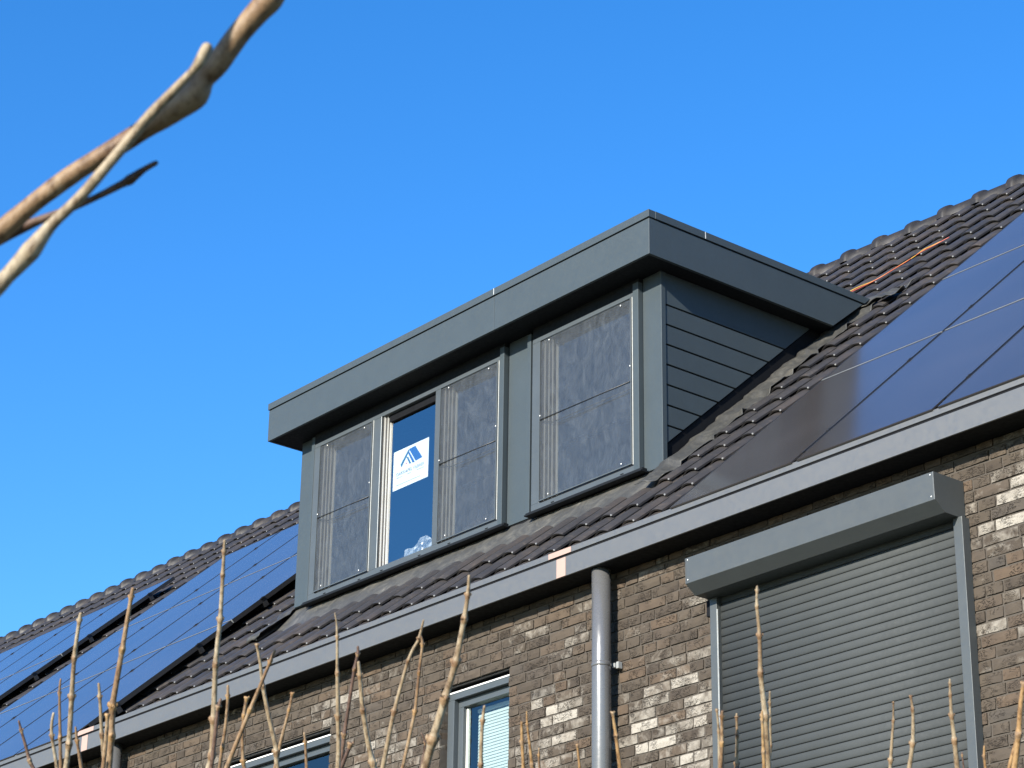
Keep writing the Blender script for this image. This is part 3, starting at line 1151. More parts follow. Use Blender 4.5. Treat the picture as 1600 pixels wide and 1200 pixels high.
mb = MB(); mb.box(SX0, SX1, SY, SY + .001, SZ0, SZ1)
npart(mb.build('sheet', MAT['paper']))
for nm, mt, pts in [('logo_roof', 'blue_print', [(.44, .92), (.62, .93), (.83, .56), (.64, .54)]),
                    ('logo_bar', 'blue_print', [(.41, .845), (.46, .83), (.615, .53), (.555, .525)]),
                    ('logo_bar', 'teal_print', [(.375, .735), (.42, .73), (.515, .53), (.47, .53)]),
                    ('logo_gable', 'teal_print', [(.205, .61), (.235, .53), (.46, .875), (.43, .92)]),
                    ('logo_dot', 'red_print', [(.355, .60), (.39, .60), (.39, .555), (.355, .555)])]:
    mb = MB(); mb.poly([S(*p) for p in pts])
    npart(mb.build(nm, MAT[mt], fix=False))


def lettering(txt, u, v, h, width, mat, name='lettering'):
    cu = bpy.data.curves.new(name, 'FONT')
    cu.body = txt; cu.size = 1.0
    tmp = bpy.data.objects.new(name, cu)
    COL.objects.link(tmp)
    bpy.context.view_layer.update()
    dg = bpy.context.evaluated_depsgraph_get()
    me = bpy.data.meshes.new_from_object(tmp.evaluated_get(dg))
    bpy.data.objects.remove(tmp); bpy.data.curves.remove(cu)
    xs_ = [p.co.x for p in me.vertices]; ys_ = [p.co.y for p in me.vertices]
    kx = width * (SX1 - SX0) / (max(xs_) - min(xs_)); ky = h * (SZ1 - SZ0) / (max(ys_) - min(ys_))
    x_, y_, z_ = S(u, v)
    for p in me.vertices:
        p.co = ((p.co.x - min(xs_)) * kx + x_, y_, (p.co.y - min(ys_)) * ky + z_)
    me.materials.clear(); me.materials.append(mat)
    o = bpy.data.objects.new(name, me); COL.objects.link(o)
    return npart(o)


lettering('DAKKAPEL', .10, .345, .085, .45, MAT['grey_print'])
lettering('FABRIEK', .585, .345, .085, .31, MAT['pale_print'])
for (u0, u1, v) in [(.10, .28, .285), (.41, .53, .285), (.68, .88, .285), (.10, .78, .10)]:
    mb = MB()
    u = u0
    while u < u1:
        e = u + random.uniform(.008, .02)
        mb.poly([S(u, v), S(min(e, u1), v), S(min(e, u1), v + .018), S(u, v + .018)])
        u = e + .007
    npart(mb.build('small_print', MAT['pale_print'], fix=False))['kind'] = 'stuff'

outl = [(-12.955, 7.03), (-12.90, 7.045), (-12.83, 7.10), (-12.775, 7.105), (-12.735, 7.098), (-12.69, 7.13), (-12.64, 7.165), (-12.60, 7.15), (-12.52, 7.09), (-12.46, 7.045), (-12.43, 7.03)]
G = []
for j in range(13):
    v = j / 12
    row = []
    for i in range(45):
        x = -12.955 + .525 * i / 44
        zt = np.interp(x, [q[0] for q in outl], [q[1] for q in outl])
        zz = 6.93 + (zt - 6.93) * v
        row.append((x, 1.02 + .03 * noise.noise(Vector((x * 14, zz * 14, 2))) + .012 * noise.noise(Vector((x * 40, zz * 40, 5))) + .07 * v, zz + .006 * noise.noise(Vector((x * 35, 1, v * 5)))))
    G.append(row)
mb = MB(); mb.grid(G, 0, False)
tag(mb.build('plastic_sheet', MAT['bag'], fix=False), 'crumpled clear plastic sheet lying behind the middle dormer pane', 'plastic sheet')

# ------------------------------------------------------------------ roller shutter
shutter = empty('roller_shutter', (-7.74, 0, 3.0))
tag(shutter, 'closed grey roller shutter with box and side guides on the brick wall', 'roller shutter')


def spart(o):
    o.parent = shutter
    o.matrix_parent_inverse = Matrix.Translation(-shutter.location)
    return o


BX0, BX1 = -8.60, -6.883
prof = [(-.002, 5.658), (-.218, 5.658), (-.216, 5.518), (-.146, 5.467), (-.034, 5.467), (-.002, 5.467)]
mb = MB(); mb.prism_x(prof, BX0 + .004, BX1 - .004)
spart(mb.build('shutter_box', MAT['shutter'], None, .0015))
for a, b in ((BX0, BX0 + .0035), (BX1 - .0035, BX1)):
    mb = MB(); mb.prism_x([(y * 1.004 - .0005, z) for y, z in prof], a, b)
    spart(mb.build('end_cap', MAT['shutter'], None, .0008))
mb = MB()
for (x, z) in [(BX1 - .02, 5.645), (BX1 - .02, 5.535), (BX0 + .02, 5.535), (BX0 + .02, 5.645)]:
    mb.ball((x, -.219, z), .004, 0, (1, .5, 1), 6, 4)
spart(mb.build('screw', MAT['white']))['kind'] = 'stuff'
ZS = 2.9
for a, b, nm in ((-8.588, -8.537, 'guide_rail'), (-6.917, -6.862, 'guide_rail')):
    mb = MB(); mb.box(a, b, -.055, -.0015, ZS, 5.4665)
    spart(mb.build(nm, MAT['shutter'], None, .002))
part_o = MB(); part_o.box(-8.5366, -8.5350, -.0545, -.047, ZS, 5.40)
spart(part_o.build('guide_brush', MAT['edge_white']))
part_o = MB(); part_o.box(-8.620, -8.589, -.05, -.0015, 5.375, 5.464)
spart(part_o.build('cable_bracket', MAT['black'], None, .004))
SP = .0449
sl = MB()
n = 7
pf = []
for i in range(n + 1):
    t = i / n
    pf.append((-.026 - .0042 * math.sin(math.pi * min(1, t * 1.02)) ** .8, .001 + (SP - .003) * t))
pts = pf + [(-.015, SP - .002), (-.015, .001)]
mb = MB(); mb.prism_x(pts, -8.532, -6.918)
for i, f in enumerate(mb.f[2:2 + n]):
    mb.s[2 + i] = True
slat_me = mb.mesh('slat', MAT['slat'])
bm = bmesh.new(); bm.from_mesh(slat_me); bmesh.ops.recalc_face_normals(bm, faces=bm.faces); bm.to_mesh(slat_me); bm.free()
z = 5.386 + SP * 1
while z > ZS:
    o = bpy.data.objects.new('slat', slat_me); COL.objects.link(o)
    o.parent = shutter; o.matrix_parent_inverse = Matrix.Translation(-shutter.location)
    o.location = (0, random.uniform(-.0006, .0006), z)
    z -= SP
mb = MB(); mb.box(-8.53, -6.92, -.012, -.0015, ZS, 5.46)
spart(mb.build('backing', MAT['black']))

# ------------------------------------------------------------------ solar panels
ORD = ['first', 'second', 'third', 'fourth', 'fifth']
ROWS = ['bottom', 'middle', 'top']


def make_panel(wid, ln, bottom):
    """parts of one panel in local coordinates: x along the roof, y up the slope, z outwards"""
    P = []
    t = .035
    g0 = .0005 if bottom else .009
    mb = MB(); mb.box(.009, wid - .009, g0, ln - .009, -.010, -.0012)
    P.append(('glass_face', mb.mesh('glass_face', MAT['panel'])))
    mb = MB()
    f0 = .10 if bottom else 0
    mb.box(0, wid, f0, f0 + .0085, -t, -.0105 if bottom else 0); mb.box(0, wid, ln - .0085, ln, -t, 0)
    mb.box(0, .0085, f0 + .0088, ln - .0088, -t, 0); mb.box(wid - .0085, wid, f0 + .0088, ln - .0088, -t, 0)
    mb.box(.0088, wid - .0088, f0 + .0088, ln - .0088, -t, -.0105)
    P.append(('panel_frame', mb.mesh('panel_frame', MAT['dark_metal'])))
    if not bottom:
        mb = MB(); mb.box(.002, wid - .002, -.0055, -.0005, -.03, .0005)
        P.append(('edge_trim', mb.mesh('edge_trim', MAT['alu'])))
    for s in (.23, .77):
        mb = MB()
        mb.box(wid - .004, wid + .012, ln * s - .022, ln * s + .022, -.004, .004)
        mb.box(wid + .001, wid + .008, ln * s - .006, ln * s + .006, .0039, .007)
        P.append(('clamp', mb.mesh('clamp', MAT['dark_metal'])))
        mb = MB()
        mb.box(-.012, wid + .012, ln * s - .02, ln * s + .02, -.075, -t - .001)
        P.append(('mounting_rail', mb.mesh('mounting_rail', MAT['dark_metal'])))
    return P


def array(x0, cols, pitch, ybase, rows, ypitch, off, where, group, rownames):
    normal = make_panel(pitch - .018, ypitch / COS - .014, False)
    for r in range(rows):
        y = ybase + r * ypitch
        parts = normal
        if rownames[r] == 'bottom':
            y = -.195
            parts = make_panel(pitch - .018, (ybase + ypitch - y) / COS - .014, True)
        for c in range(cols):
            e = empty('solar_panel', (0, 0, 0))
            e.matrix_world = Matrix.Translation((x0 + c * pitch + .009, y, RZ + (y - RY) * TAN + off / COS)) @ rotx
            tag(e, '%s of %s row, dark blue solar panel %s' % (ORD[c] + ' from left', rownames[r], where), 'solar panel', group)
            for nm, me in parts:
                o = bpy.data.objects.new(nm, me); COL.objects.link(o); o.parent = e


array(-8.757, 3, .943, -.10, 3, 1.15, .08, 'right of the dormer', 'solar panels right of the dormer', ROWS)
array(-18.90, 4, .968, -.10, 3, 1.155, .08, 'beside the dormer at left', 'solar panels left of the dormer', ROWS)
array(-23.80, 4, .950, 1.06, 2, 1.20, .08, 'at far left', 'solar panels at far left', ['lower', 'upper'])

# ------------------------------------------------------------------ loose cables on the tiles
def cable(name, pts, mat, label, r=.0032, lift=.008):
    P = []
    for (x, y) in pts:
        off = lift + r
        P.append((x, y - off * SIN, roof_z(y) + off * COS))
    # smooth
    Q = [Vector(p) for p in P]
    R_ = []
    for i in range(len(Q) - 1):
        p0 = Q[max(i - 1, 0)]; p1 = Q[i]; p2 = Q[i + 1]; p3 = Q[min(i + 2, len(Q) - 1)]
        for s in range(6):
            t = s / 6
            R_.append(.5 * ((2 * p1) + (p2 - p0) * t + (2 * p0 - 5 * p1 + 4 * p2 - p3) * t * t + (3 * p1 - p0 - 3 * p2 + p3) * t ** 3))
    R_.append(Q[-1])
    mb = MB(); mb.tube(R_, [r] * len(R_), 8)
    tag(mb.build(name, mat), label, 'cable', None)


cable('loose_cable', [(-10.62, 3.31), (-10.50, 3.36), (-10.354, 3.345), (-10.277, 3.362), (-10.19, 3.45), (-10.13, 3.515), (-10.10, 3.55), (-10.085, 3.64), (-10.0, 3.645), (-9.94, 3.655)], MAT['yellow_wire'], 'yellow cable lying loose across the tiles right of the dormer')
cable('loose_cable', [(-10.60, 3.29), (-10.44, 3.315), (-10.33, 3.335), (-10.25, 3.372), (-10.205, 3.43), (-10.135, 3.495), (-10.11, 3.54), (-10.07, 3.60), (-10.0, 3.62), (-9.87, 3.672)], MAT['red_wire'], 'red cable lying loose across the tiles beside the yellow one')

# ------------------------------------------------------------------ bare shrubs in the foreground
STEMS = {
    'A': [
        (2, [(-2.2206,-7.2602,2.2464,1.01,0),(-2.2220,-7.2553,2.2365,1.42,1),(-2.2238,-7.2475,2.2216,1.71,0),(-2.2258,-7.2403,2.2074,1.93,1),(-2.2256,-7.2351,2.2000,2.03,0)]),
        (0, [(-2.0629,-7.3036,2.2151,1.27,0),(-2.0673,-7.3023,2.2051,1.51,0),(-2.0710,-7.2990,2.1935,1.65,1),(-2.0741,-7.2929,2.1789,1.79,0),(-2.0772,-7.2868,2.1643,1.91,0)]),
        (1, [(-2.0921,-7.2837,2.2599,0.97,0),(-2.0973,-7.2808,2.2462,1.30,1),(-2.1097,-7.2690,2.2062,1.72,0),(-2.1101,-7.2687,2.2050,1.73,1),(-2.1189,-7.2601,2.1764,1.95,0)]),
        (0, [(-1.9734,-7.3314,2.2917,1.56,0),(-1.9770,-7.3307,2.2842,1.77,1),(-1.9908,-7.3252,2.2509,2.15,1),(-2.0035,-7.3173,2.2160,2.42,1),(-2.0181,-7.3078,2.1753,2.67,0),(-2.0188,-7.3075,2.1736,2.68,1),(-2.0274,-7.3038,2.1524,2.80,0)]),
        (1, [(-2.2717,-7.1645,2.2667,1.05,0),(-2.2750,-7.1598,2.2537,1.57,0),(-2.2754,-7.1590,2.2518,1.62,1),(-2.2784,-7.1530,2.2376,1.90,0),(-2.2812,-7.1478,2.2247,2.11,0)]),
        (0, [(-2.1122,-7.2290,2.2700,1.33,0),(-2.1157,-7.2242,2.2566,1.66,1),(-2.1253,-7.2131,2.2225,2.05,0),(-2.1258,-7.2124,2.2206,2.06,1),(-2.1309,-7.2055,2.2012,2.23,0),(-2.1336,-7.2006,2.1890,2.32,0)]),
        (1, [(-2.0183,-7.2509,2.3458,1.62,0),(-2.0224,-7.2499,2.3368,1.96,1),(-2.0439,-7.2431,2.2877,2.65,1),(-2.0664,-7.2363,2.2368,3.12,0),(-2.0670,-7.2359,2.2350,3.14,1),(-2.0762,-7.2294,2.2087,3.34,0),(-2.0768,-7.2291,2.2069,3.36,1),(-2.0880,-7.2225,2.1770,3.57,0)]),
        (1, [(-2.0553,-7.2475,2.2225,1.61,0),(-2.0559,-7.2471,2.2208,1.70,1),(-2.0627,-7.2427,2.2018,1.99,0),(-2.0742,-7.2368,2.1721,2.25,0)]),
    ],
    'B': [
        (0, [(-1.8640,-7.2422,2.3588,1.24,0),(-1.8679,-7.2396,2.3480,1.57,1),(-1.8753,-7.2347,2.3273,1.85,1),(-1.8897,-7.2254,2.2872,2.24,1),(-1.9053,-7.2175,2.2471,2.54,1),(-1.9215,-7.2057,2.2002,2.85,0),(-1.9225,-7.2050,2.1973,2.86,1),(-1.9337,-7.1975,2.1658,3.05,1),(-1.9393,-7.1967,2.1543,3.11,0)]),
        (2, [(-1.8952,-7.2155,2.2115,1.54,0),(-1.8992,-7.2150,2.2035,1.72,1),(-1.9006,-7.2148,2.2007,1.76,0),(-1.9117,-7.2092,2.1723,2.01,0),(-1.9209,-7.2052,2.1495,2.16,0)]),
        (1, [(-2.0692,-7.0991,2.2837,1.35,0),(-2.0727,-7.0960,2.2725,1.56,1),(-2.0824,-7.0902,2.2463,1.78,0),(-2.0924,-7.0865,2.2226,1.92,1),(-2.0930,-7.0863,2.2214,1.93,0),(-2.1007,-7.0831,2.2027,2.03,0)]),
        (1, [(-2.1013,-7.0537,2.2856,1.72,0),(-2.1018,-7.0536,2.2843,1.76,1),(-2.1093,-7.0512,2.2671,1.88,1),(-2.1167,-7.0466,2.2468,1.97,0),(-2.1244,-7.0389,2.2214,2.05,1),(-2.1256,-7.0360,2.2151,2.07,0)]),
        (1, [(-1.9048,-7.1499,2.2755,1.27,0),(-1.9116,-7.1507,2.2643,1.60,1),(-1.9382,-7.1536,2.2202,2.12,1),(-1.9562,-7.1555,2.1902,2.37,0),(-1.9702,-7.1568,2.1666,2.54,0)]),
        (0, [(-2.1186,-7.0343,2.3529,1.41,0),(-2.1188,-7.0337,2.3516,1.50,1),(-2.1229,-7.0248,2.3309,1.90,0),(-2.1280,-7.0167,2.3096,2.15,1),(-2.1337,-7.0032,2.2793,2.43,0),(-2.1387,-6.9885,2.2484,2.67,0),(-2.1400,-6.9870,2.2438,2.70,1),(-2.1445,-6.9816,2.2277,2.81,0)]),
        (1, [(-2.1093,-6.9900,2.3042,1.41,0),(-2.1099,-6.9899,2.3029,1.47,1),(-2.1169,-6.9880,2.2874,1.71,1),(-2.1320,-6.9860,2.2569,1.98,0),(-2.1414,-6.9843,2.2374,2.11,0)]),
        (1, [(-2.1954,-6.9139,2.2899,1.10,0),(-2.1979,-6.9098,2.2791,1.44,1),(-2.2056,-6.9011,2.2523,1.83,0)]),
    ],
    'C': [
        (0, [(-1.8959,-7.0864,2.3253,0.65,0),(-1.8981,-7.0819,2.3146,1.06,0),(-1.9016,-7.0781,2.3026,1.29,1),(-1.9025,-7.0772,2.2997,1.34,0),(-1.9121,-7.0688,2.2698,1.74,0),(-1.9124,-7.0684,2.2686,1.76,1),(-1.9250,-7.0565,2.2280,2.18,1),(-1.9332,-7.0485,2.2012,2.42,0),(-1.9403,-7.0431,2.1803,2.60,0)]),
        (2, [(-1.9698,-7.0038,2.3235,1.35,0),(-1.9724,-7.0015,2.3154,1.55,1),(-1.9791,-7.0001,2.3011,1.73,1),(-1.9925,-6.9955,2.2699,1.98,0),(-2.0065,-6.9904,2.2369,2.19,1),(-2.0171,-6.9857,2.2107,2.33,0),(-2.0199,-6.9850,2.2045,2.37,0)]),
        (0, [(-1.9742,-6.9991,2.3086,1.69,0),(-1.9777,-6.9942,2.2949,2.09,1),(-1.9865,-6.9819,2.2608,2.54,1),(-1.9930,-6.9690,2.2298,2.84,0),(-1.9963,-6.9596,2.2099,3.00,1),(-1.9971,-6.9573,2.2050,3.04,0)]),
        (2, [(-1.9641,-7.0109,2.2169,1.99,0),(-1.9652,-7.0110,2.2151,2.06,1),(-1.9714,-7.0116,2.2047,2.21,0),(-1.9787,-7.0122,2.1924,2.32,0)]),
        (0, [(-1.7640,-7.0726,2.2900,0.93,0),(-1.7687,-7.0718,2.2802,1.26,0),(-1.7725,-7.0714,2.2728,1.39,1),(-1.7730,-7.0713,2.2716,1.41,0),(-1.7852,-7.0738,2.2532,1.65,1),(-1.8086,-7.0715,2.2072,2.10,1),(-1.8227,-7.0683,2.1768,2.34,0),(-1.8318,-7.0660,2.1567,2.49,0)]),
        (1, [(-1.7708,-7.0716,2.2762,1.24,0),(-1.7720,-7.0673,2.2677,1.37,1),(-1.7818,-7.0628,2.2430,1.53,1),(-1.7952,-7.0560,2.2086,1.69,0),(-1.7957,-7.0559,2.2075,1.69,1),(-1.8100,-7.0529,2.1770,1.80,0),(-1.8196,-7.0511,2.1569,1.87,0)]),
        (0, [(-1.5733,-7.1672,2.2671,1.14,0),(-1.5794,-7.1634,2.2504,1.87,1),(-1.5876,-7.1604,2.2310,2.31,1),(-1.5882,-7.1601,2.2294,2.34,0),(-1.6038,-7.1563,2.1954,2.90,1),(-1.6176,-7.1555,2.1691,3.27,0),(-1.6195,-7.1553,2.1655,3.31,1),(-1.6370,-7.1542,2.1319,3.72,1),(-1.6381,-7.1541,2.1298,3.74,0),(-1.6487,-7.1530,2.1088,3.98,0)]),
        (2, [(-2.0326,-6.8694,2.2655,0.70,0),(-2.0330,-6.8634,2.2558,1.03,1),(-2.0395,-6.8605,2.2396,1.28,0),(-2.0444,-6.8599,2.2299,1.41,0)]),
    ],
    'D': [
        (0, [(-1.7510,-7.0054,2.2141,1.24,0),(-1.7568,-7.0028,2.1998,1.66,1),(-1.7637,-6.9984,2.1809,1.93,0),(-1.7704,-6.9932,2.1609,2.15,1),(-1.7714,-6.9925,2.1580,2.18,0)]),
        (3, [(-1.8834,-6.8495,2.2525,1.35,0),(-1.8895,-6.8432,2.2320,1.77,1),(-1.8966,-6.8351,2.2072,2.03,0)]),
        (3, [(-1.8768,-6.8481,2.2626,0.68,0),(-1.8805,-6.8439,2.2495,1.24,1),(-1.8854,-6.8360,2.2290,1.68,0),(-1.8899,-6.8290,2.2104,1.98,1),(-1.8906,-6.8278,2.2073,2.03,0)]),
        (1, [(-2.0303,-6.7024,2.2775,0.73,0),(-2.0329,-6.7002,2.2694,1.14,1),(-2.0340,-6.6992,2.2660,1.23,0),(-2.0368,-6.6958,2.2560,1.46,0)]),
        (3, [(-2.0012,-6.6697,2.2821,1.10,0),(-2.0017,-6.6690,2.2801,1.25,1),(-2.0042,-6.6652,2.2700,1.56,0),(-2.0075,-6.6603,2.2566,1.83,0)]),
        (3, [(-1.7466,-6.8428,2.2367,1.30,0),(-1.7469,-6.8423,2.2355,1.40,1),(-1.7492,-6.8379,2.2247,1.70,0),(-1.7515,-6.8336,2.2140,1.89,1),(-1.7518,-6.8331,2.2128,1.91,0),(-1.7585,-6.8220,2.1842,2.27,0)]),
    ],
    'E': [
        (0, [(-1.4811,-6.8991,2.2933,0.89,0),(-1.4825,-6.8978,2.2889,1.17,1),(-1.4867,-6.8942,2.2758,1.53,1),(-1.4933,-6.8852,2.2506,1.99,1),(-1.5027,-6.8754,2.2189,2.42,1),(-1.5108,-6.8635,2.1867,2.79,0),(-1.5123,-6.8617,2.1812,2.85,1),(-1.5184,-6.8544,2.1593,3.07,0),(-1.5247,-6.8474,2.1374,3.27,0)]),
        (3, [(-1.4985,-6.8793,2.1813,0.88,0),(-1.5011,-6.8770,2.1732,1.19,1),(-1.5091,-6.8685,2.1461,1.61,1),(-1.5130,-6.8642,2.1325,1.77,0)]),
        (0, [(-1.5366,-6.8296,2.2169,0.91,0),(-1.5399,-6.8267,2.2068,1.11,1),(-1.5515,-6.8157,2.1693,1.41,1),(-1.5580,-6.8124,2.1525,1.51,0),(-1.5589,-6.8116,2.1497,1.52,0)]),
        (0, [(-1.6786,-6.7618,2.2405,0.97,0),(-1.6790,-6.7614,2.2393,1.04,1),(-1.6839,-6.7546,2.2202,1.33,1),(-1.6946,-6.7443,2.1856,1.62,0)]),
        (1, [(-1.6614,-6.7706,2.2341,1.29,0),(-1.6637,-6.7694,2.2281,1.55,1),(-1.6714,-6.7626,2.2039,1.97,1),(-1.6797,-6.7571,2.1808,2.25,0)]),
        (0, [(-1.6670,-6.7452,2.2372,0.97,0),(-1.6683,-6.7440,2.2330,1.19,1),(-1.6685,-6.7439,2.2324,1.21,0),(-1.6733,-6.7389,2.2163,1.55,1),(-1.6735,-6.7387,2.2157,1.56,0),(-1.6823,-6.7317,2.1894,1.93,1),(-1.6829,-6.7313,2.1877,1.95,0)]),
    ],
    'F': [
        (0, [(-1.4974,-6.6994,2.2231,0.62,0),(-1.4978,-6.6991,2.2219,0.74,1),(-1.4982,-6.6987,2.2208,0.80,0),(-1.5028,-6.6947,2.2065,1.20,0),(-1.5030,-6.6946,2.2059,1.21,1),(-1.5122,-6.6889,2.1807,1.64,0),(-1.5159,-6.6865,2.1704,1.78,1),(-1.5185,-6.6850,2.1635,1.87,0)]),
        (0, [(-1.4528,-6.7251,2.2148,0.91,0),(-1.4530,-6.7248,2.2142,1.00,1),(-1.4554,-6.7204,2.2031,1.47,1),(-1.4590,-6.7164,2.1908,1.76,0),(-1.4651,-6.7118,2.1728,2.10,1),(-1.4739,-6.7082,2.1515,2.43,0)]),
        (0, [(-1.3928,-6.7384,2.2164,0.60,0),(-1.3940,-6.7370,2.2120,0.97,1),(-1.3968,-6.7341,2.2027,1.34,1),(-1.4018,-6.7281,2.1847,1.82,1),(-1.4059,-6.7213,2.1672,2.19,0),(-1.4069,-6.7199,2.1634,2.27,1),(-1.4128,-6.7113,2.1399,2.68,0)]),
        (2, [(-1.7252,-6.3283,2.2795,0.73,0),(-1.7261,-6.3271,2.2761,0.87,1),(-1.7269,-6.3259,2.2728,0.94,0),(-1.7292,-6.3219,2.2627,1.10,0)]),
    ],
    'G': [
        (3, [(-1.5804,-6.4653,2.2357,1.01,0),(-1.5838,-6.4623,2.2251,1.45,1),(-1.5865,-6.4581,2.2139,1.69,0)]),
        (3, [(-1.2886,-6.7622,2.1862,1.70,0),(-1.2890,-6.7620,2.1851,1.80,1),(-1.2961,-6.7594,2.1684,2.20,0),(-1.3047,-6.7541,2.1448,2.53,0),(-1.3051,-6.7539,2.1438,2.54,1),(-1.3120,-6.7507,2.1265,2.74,0),(-1.3164,-6.7491,2.1161,2.84,0)]),
        (3, [(-1.3187,-6.7385,2.1474,1.15,0),(-1.3193,-6.7385,2.1463,1.27,1),(-1.3255,-6.7379,2.1341,1.71,0),(-1.3319,-6.7369,2.1209,2.01,0)]),
    ],
}
BRANCHES = [
    (0, [(-0.6675,-7.9760,2.1037,4.48,0),(-0.6724,-7.9777,2.0972,5.23,0),(-0.6776,-7.9803,2.0916,4.48,0),(-0.6845,-7.9836,2.0840,4.48,0),(-0.6922,-7.9867,2.0745,4.73,0),(-0.6979,-7.9897,2.0684,4.48,0),(-0.7019,-7.9905,2.0625,5.47,0),(-0.7061,-7.9934,2.0592,5.23,0),(-0.7123,-7.9979,2.0545,4.98,0),(-0.7185,-8.0024,2.0498,4.23,0),(-0.7267,-8.0084,2.0437,3.73,0),(-0.7399,-8.0183,2.0343,3.48,0),(-0.7526,-8.0270,2.0241,3.61,0),(-0.7658,-8.0353,2.0124,3.98,0),(-0.7789,-8.0436,2.0008,4.35,0),(-0.7993,-8.0556,1.9815,4.98,0)]),
    (1, [(-0.6775,-8.0003,2.0704,1.83,0),(-0.6790,-8.0006,2.0681,2.31,0),(-0.6819,-8.0013,2.0638,2.31,0),(-0.6848,-8.0026,2.0604,1.58,0),(-0.6917,-8.0063,2.0534,1.83,0),(-0.6995,-8.0105,2.0454,2.07,0),(-0.7069,-8.0140,2.0371,2.07,0),(-0.7165,-8.0185,2.0264,2.07,0),(-0.7259,-8.0231,2.0160,2.19,0),(-0.7361,-8.0288,2.0060,2.31,0),(-0.7439,-8.0323,1.9969,3.65,0),(-0.7516,-8.0363,1.9887,3.04,0),(-0.7639,-8.0432,1.9764,3.41,0),(-0.7865,-8.0589,1.9586,4.14,0)]),
    (2, [(-0.7266,-7.9905,2.0430,1.01,0),(-0.7310,-7.9940,2.0401,1.26,0),(-0.7357,-7.9972,2.0364,2.14,0),(-0.7383,-7.9993,2.0347,1.51,0),(-0.7462,-8.0057,2.0299,1.38,0),(-0.7548,-8.0132,2.0251,1.51,0),(-0.7642,-8.0216,2.0206,1.89,0),(-0.7749,-8.0307,2.0146,2.77,0),(-0.7873,-8.0399,2.0056,3.27,0)]),
]


def smooth_path(pts, sub=5):
    Q = [Vector(p[:3]) for p in pts]; rr = [p[3] for p in pts]
    out_p, out_r = [], []
    for i in range(len(Q) - 1):
        p0 = Q[max(i - 1, 0)]; p1 = Q[i]; p2 = Q[i + 1]; p3 = Q[min(i + 2, len(Q) - 1)]
        n_ = max(2, min(40, int((p2 - p1).length / .0018) + 1))
        for s in range(n_):
            t = s / n_
            out_p.append(.5 * ((2 * p1) + (p2 - p0) * t + (2 * p0 - 5 * p1 + 4 * p2 - p3) * t * t + (3 * p1 - p0 - 3 * p2 + p3) * t ** 3))
            out_r.append(rr[i] + (rr[i + 1] - rr[i]) * t)
    out_p.append(Q[-1]); out_r.append(rr[-1])
    return out_p, out_r


def add_stem(shrub, col, pts, base):
    """stem from its tip down to the ground, knobbly at the nodes, paired buds"""
    P = [(p[0], p[1], p[2], p[3] * .001) for p in pts]
    nodes = [Vector(p[:3]) for p in pts if p[4]]
    nr = [p[3] * .001 for p in pts if p[4]]
    last = Vector(P[-1][:3]); d = (last - Vector(P[-2][:3])).normalized()
    rl = P[-1][3]
    path, rad = smooth_path(P, 8)
    # lower stem: bends towards the rootstock
    b = Vector(base)
    H = last.z
    q0, q1, q2 = last, last + d * (H * .35), b + Vector((0, 0, H * .35))
    for i in range(1, 15):
        t = i / 14
        p = (1 - t) ** 3 * q0 + 3 * (1 - t) ** 2 * t * q1 + 3 * (1 - t) * t * t * q2 + t ** 3 * b
        path.append(p); rad.append(rl * (1 + .9 * t))
    # extra stations round each node
    mb = MB()
    R2 = []
    for p, r in zip(path, rad):
        k = 1.0 + .05 * noise.noise(p * 90)
        for nd in nodes:
            dd = (p - nd).length
            k = max(k, 1 + .42 * math.exp(-(dd / (r * 1.1 + .0008)) ** 2))
        R2.append(r * k)
    # tip closes to a point
    R2[0] *= .45
    mb.tube(path, R2, 9)
    for i in range(len(path) - 1):
        if R2[i] > rad[i] * 1.2:
            for s_ in range(9):
                mb.m[i * 9 + s_] = 1
    for i, (nd, r) in enumerate(zip(nodes, nr)):
        side = AX_R if i % 2 == 0 else (AX_R * .25 - AX_F * .9)
        for s in (-1, 1):
            c = nd + side * s * r * 1.25 + Vector((0, 0, r * .5))
            mb.ball(c, r * .62, 1, (1, 1, 1.5), 7, 5)
    o = mb.build('stem', [BARK[col], BARK[[1, 3, 1, 1][col]]], None)
    o.parent = shrub; o.matrix_parent_inverse = Matrix.Translation(-shrub.location)
    return o


SHRUB_LABEL = {
    'A': 'bare knobbly shrub at lower left in front of solar panels',
    'B': 'bare knobbly shrub with crossing stems below the dormer\'s left corner',
    'C': 'bare knobbly shrub with tall pale stem left of the small facade window',
    'D': 'bare shrub of thin stems between the small facade window and the downpipe',
    'E': 'bare shrub with tall knobbly stem in front of the roller shutter\'s left side',
    'F': 'bare shrub of three pale stems in front of the roller shutter\'s right side',
    'G': 'bare orange-brown shrub at the lower right corner beside the roller shutter',
}
for key, stems in STEMS.items():
    ends = [Vector(s[1][-1][:3]) for s in stems]
    c = sum(ends, Vector()) / len(ends)
    sh = empty('bare_shrub', (c.x, c.y, 0))
    tag(sh, SHRUB_LABEL[key], 'shrub', 'bare shrubs in the foreground')
    for i, (col, pts) in enumerate(stems):
        e = Vector(pts[-1][:3])
        base_ = (c.x + (e.x - c.x) * .35, c.y + (e.y - c.y) * .35, -.02)
        add_stem(sh, col, pts, base_)

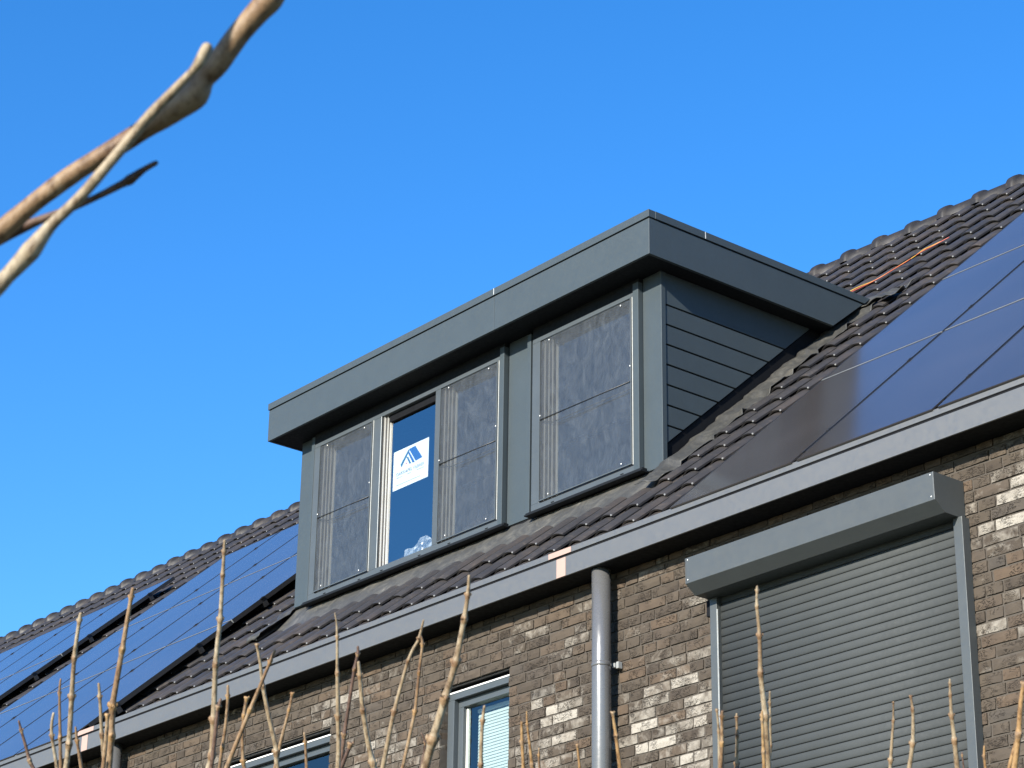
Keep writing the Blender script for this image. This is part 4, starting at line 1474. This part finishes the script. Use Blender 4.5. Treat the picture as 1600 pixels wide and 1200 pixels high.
# overhanging branch close to the lens, carried by its own trunk to the left of the view
ends = [Vector(b[1][-1][:3]) for b in BRANCHES]
root = Vector((ends[0].x - .35, ends[0].y - .15, 0))
br = empty('bare_branch', root)
tag(br, 'thick bare branch with twigs crossing the sky at upper left', 'branch')
BN = ['branch_stem', 'twig', 'twig']
for (col, pts), nm in zip(BRANCHES, BN):
    P = [(p[0], p[1], p[2], p[3] * .001) for p in pts]
    path, rad = smooth_path(P, 8)
    rad = [r * (1 + .09 * noise.noise(p * 70) + .04 * noise.noise(p * 190)) for p, r in zip(path, rad)]
    if nm == 'twig':
        rad[0] *= .6
    if nm == 'branch_stem':
        last = path[-1]; d = (path[-1] - path[-2]).normalized()
        q0, q1, q2, q3 = last, last + d * .35, root + Vector((0, 0, .7)), root
        for i in range(1, 17):
            t = i / 16
            path.append((1 - t) ** 3 * q0 + 3 * (1 - t) ** 2 * t * q1 + 3 * (1 - t) * t * t * q2 + t ** 3 * q3)
            rad.append(rad[-1] * 1.04)
    else:
        tgt = Vector(BRANCHES[0][1][-1][:3]) + Vector((-.12, -.04, -.10)) * (1 if col == 1 else .6)
        path.append((path[-1] + tgt) / 2); rad.append(rad[-1])
        path.append(tgt); rad.append(rad[-1])
    mb = MB(); mb.tube(path, rad, 16)
    o = mb.build(nm, BARK[[1, 0, 2, 1][col]], None)
    o.parent = br; o.matrix_parent_inverse = Matrix.Translation(-br.location)

# added twig, unseen above the view, shaped to throw shade across the fork
fork = Vector(BRANCHES[0][1][8][:3])
q = fork + SUN_DIR * .13
st = Vector(BRANCHES[0][1][-2][:3])
path = [st, st + (q - st) * .35 + AX_U * .09, st + (q - st) * .7 + AX_U * .07, q, q + (q - st).normalized() * .03 + AX_U * .02, q + (q - st).normalized() * .05 + AX_U * .05]
pts_, rad_ = smooth_path([(p.x, p.y, p.z, r) for p, r in zip(path, [.006, .006, .008, .013, .012, .005])], 8)
mb = MB(); mb.tube(pts_, rad_, 12)
o = mb.build('twig', BARK[1], None)
o.parent = br; o.matrix_parent_inverse = Matrix.Translation(-br.location)
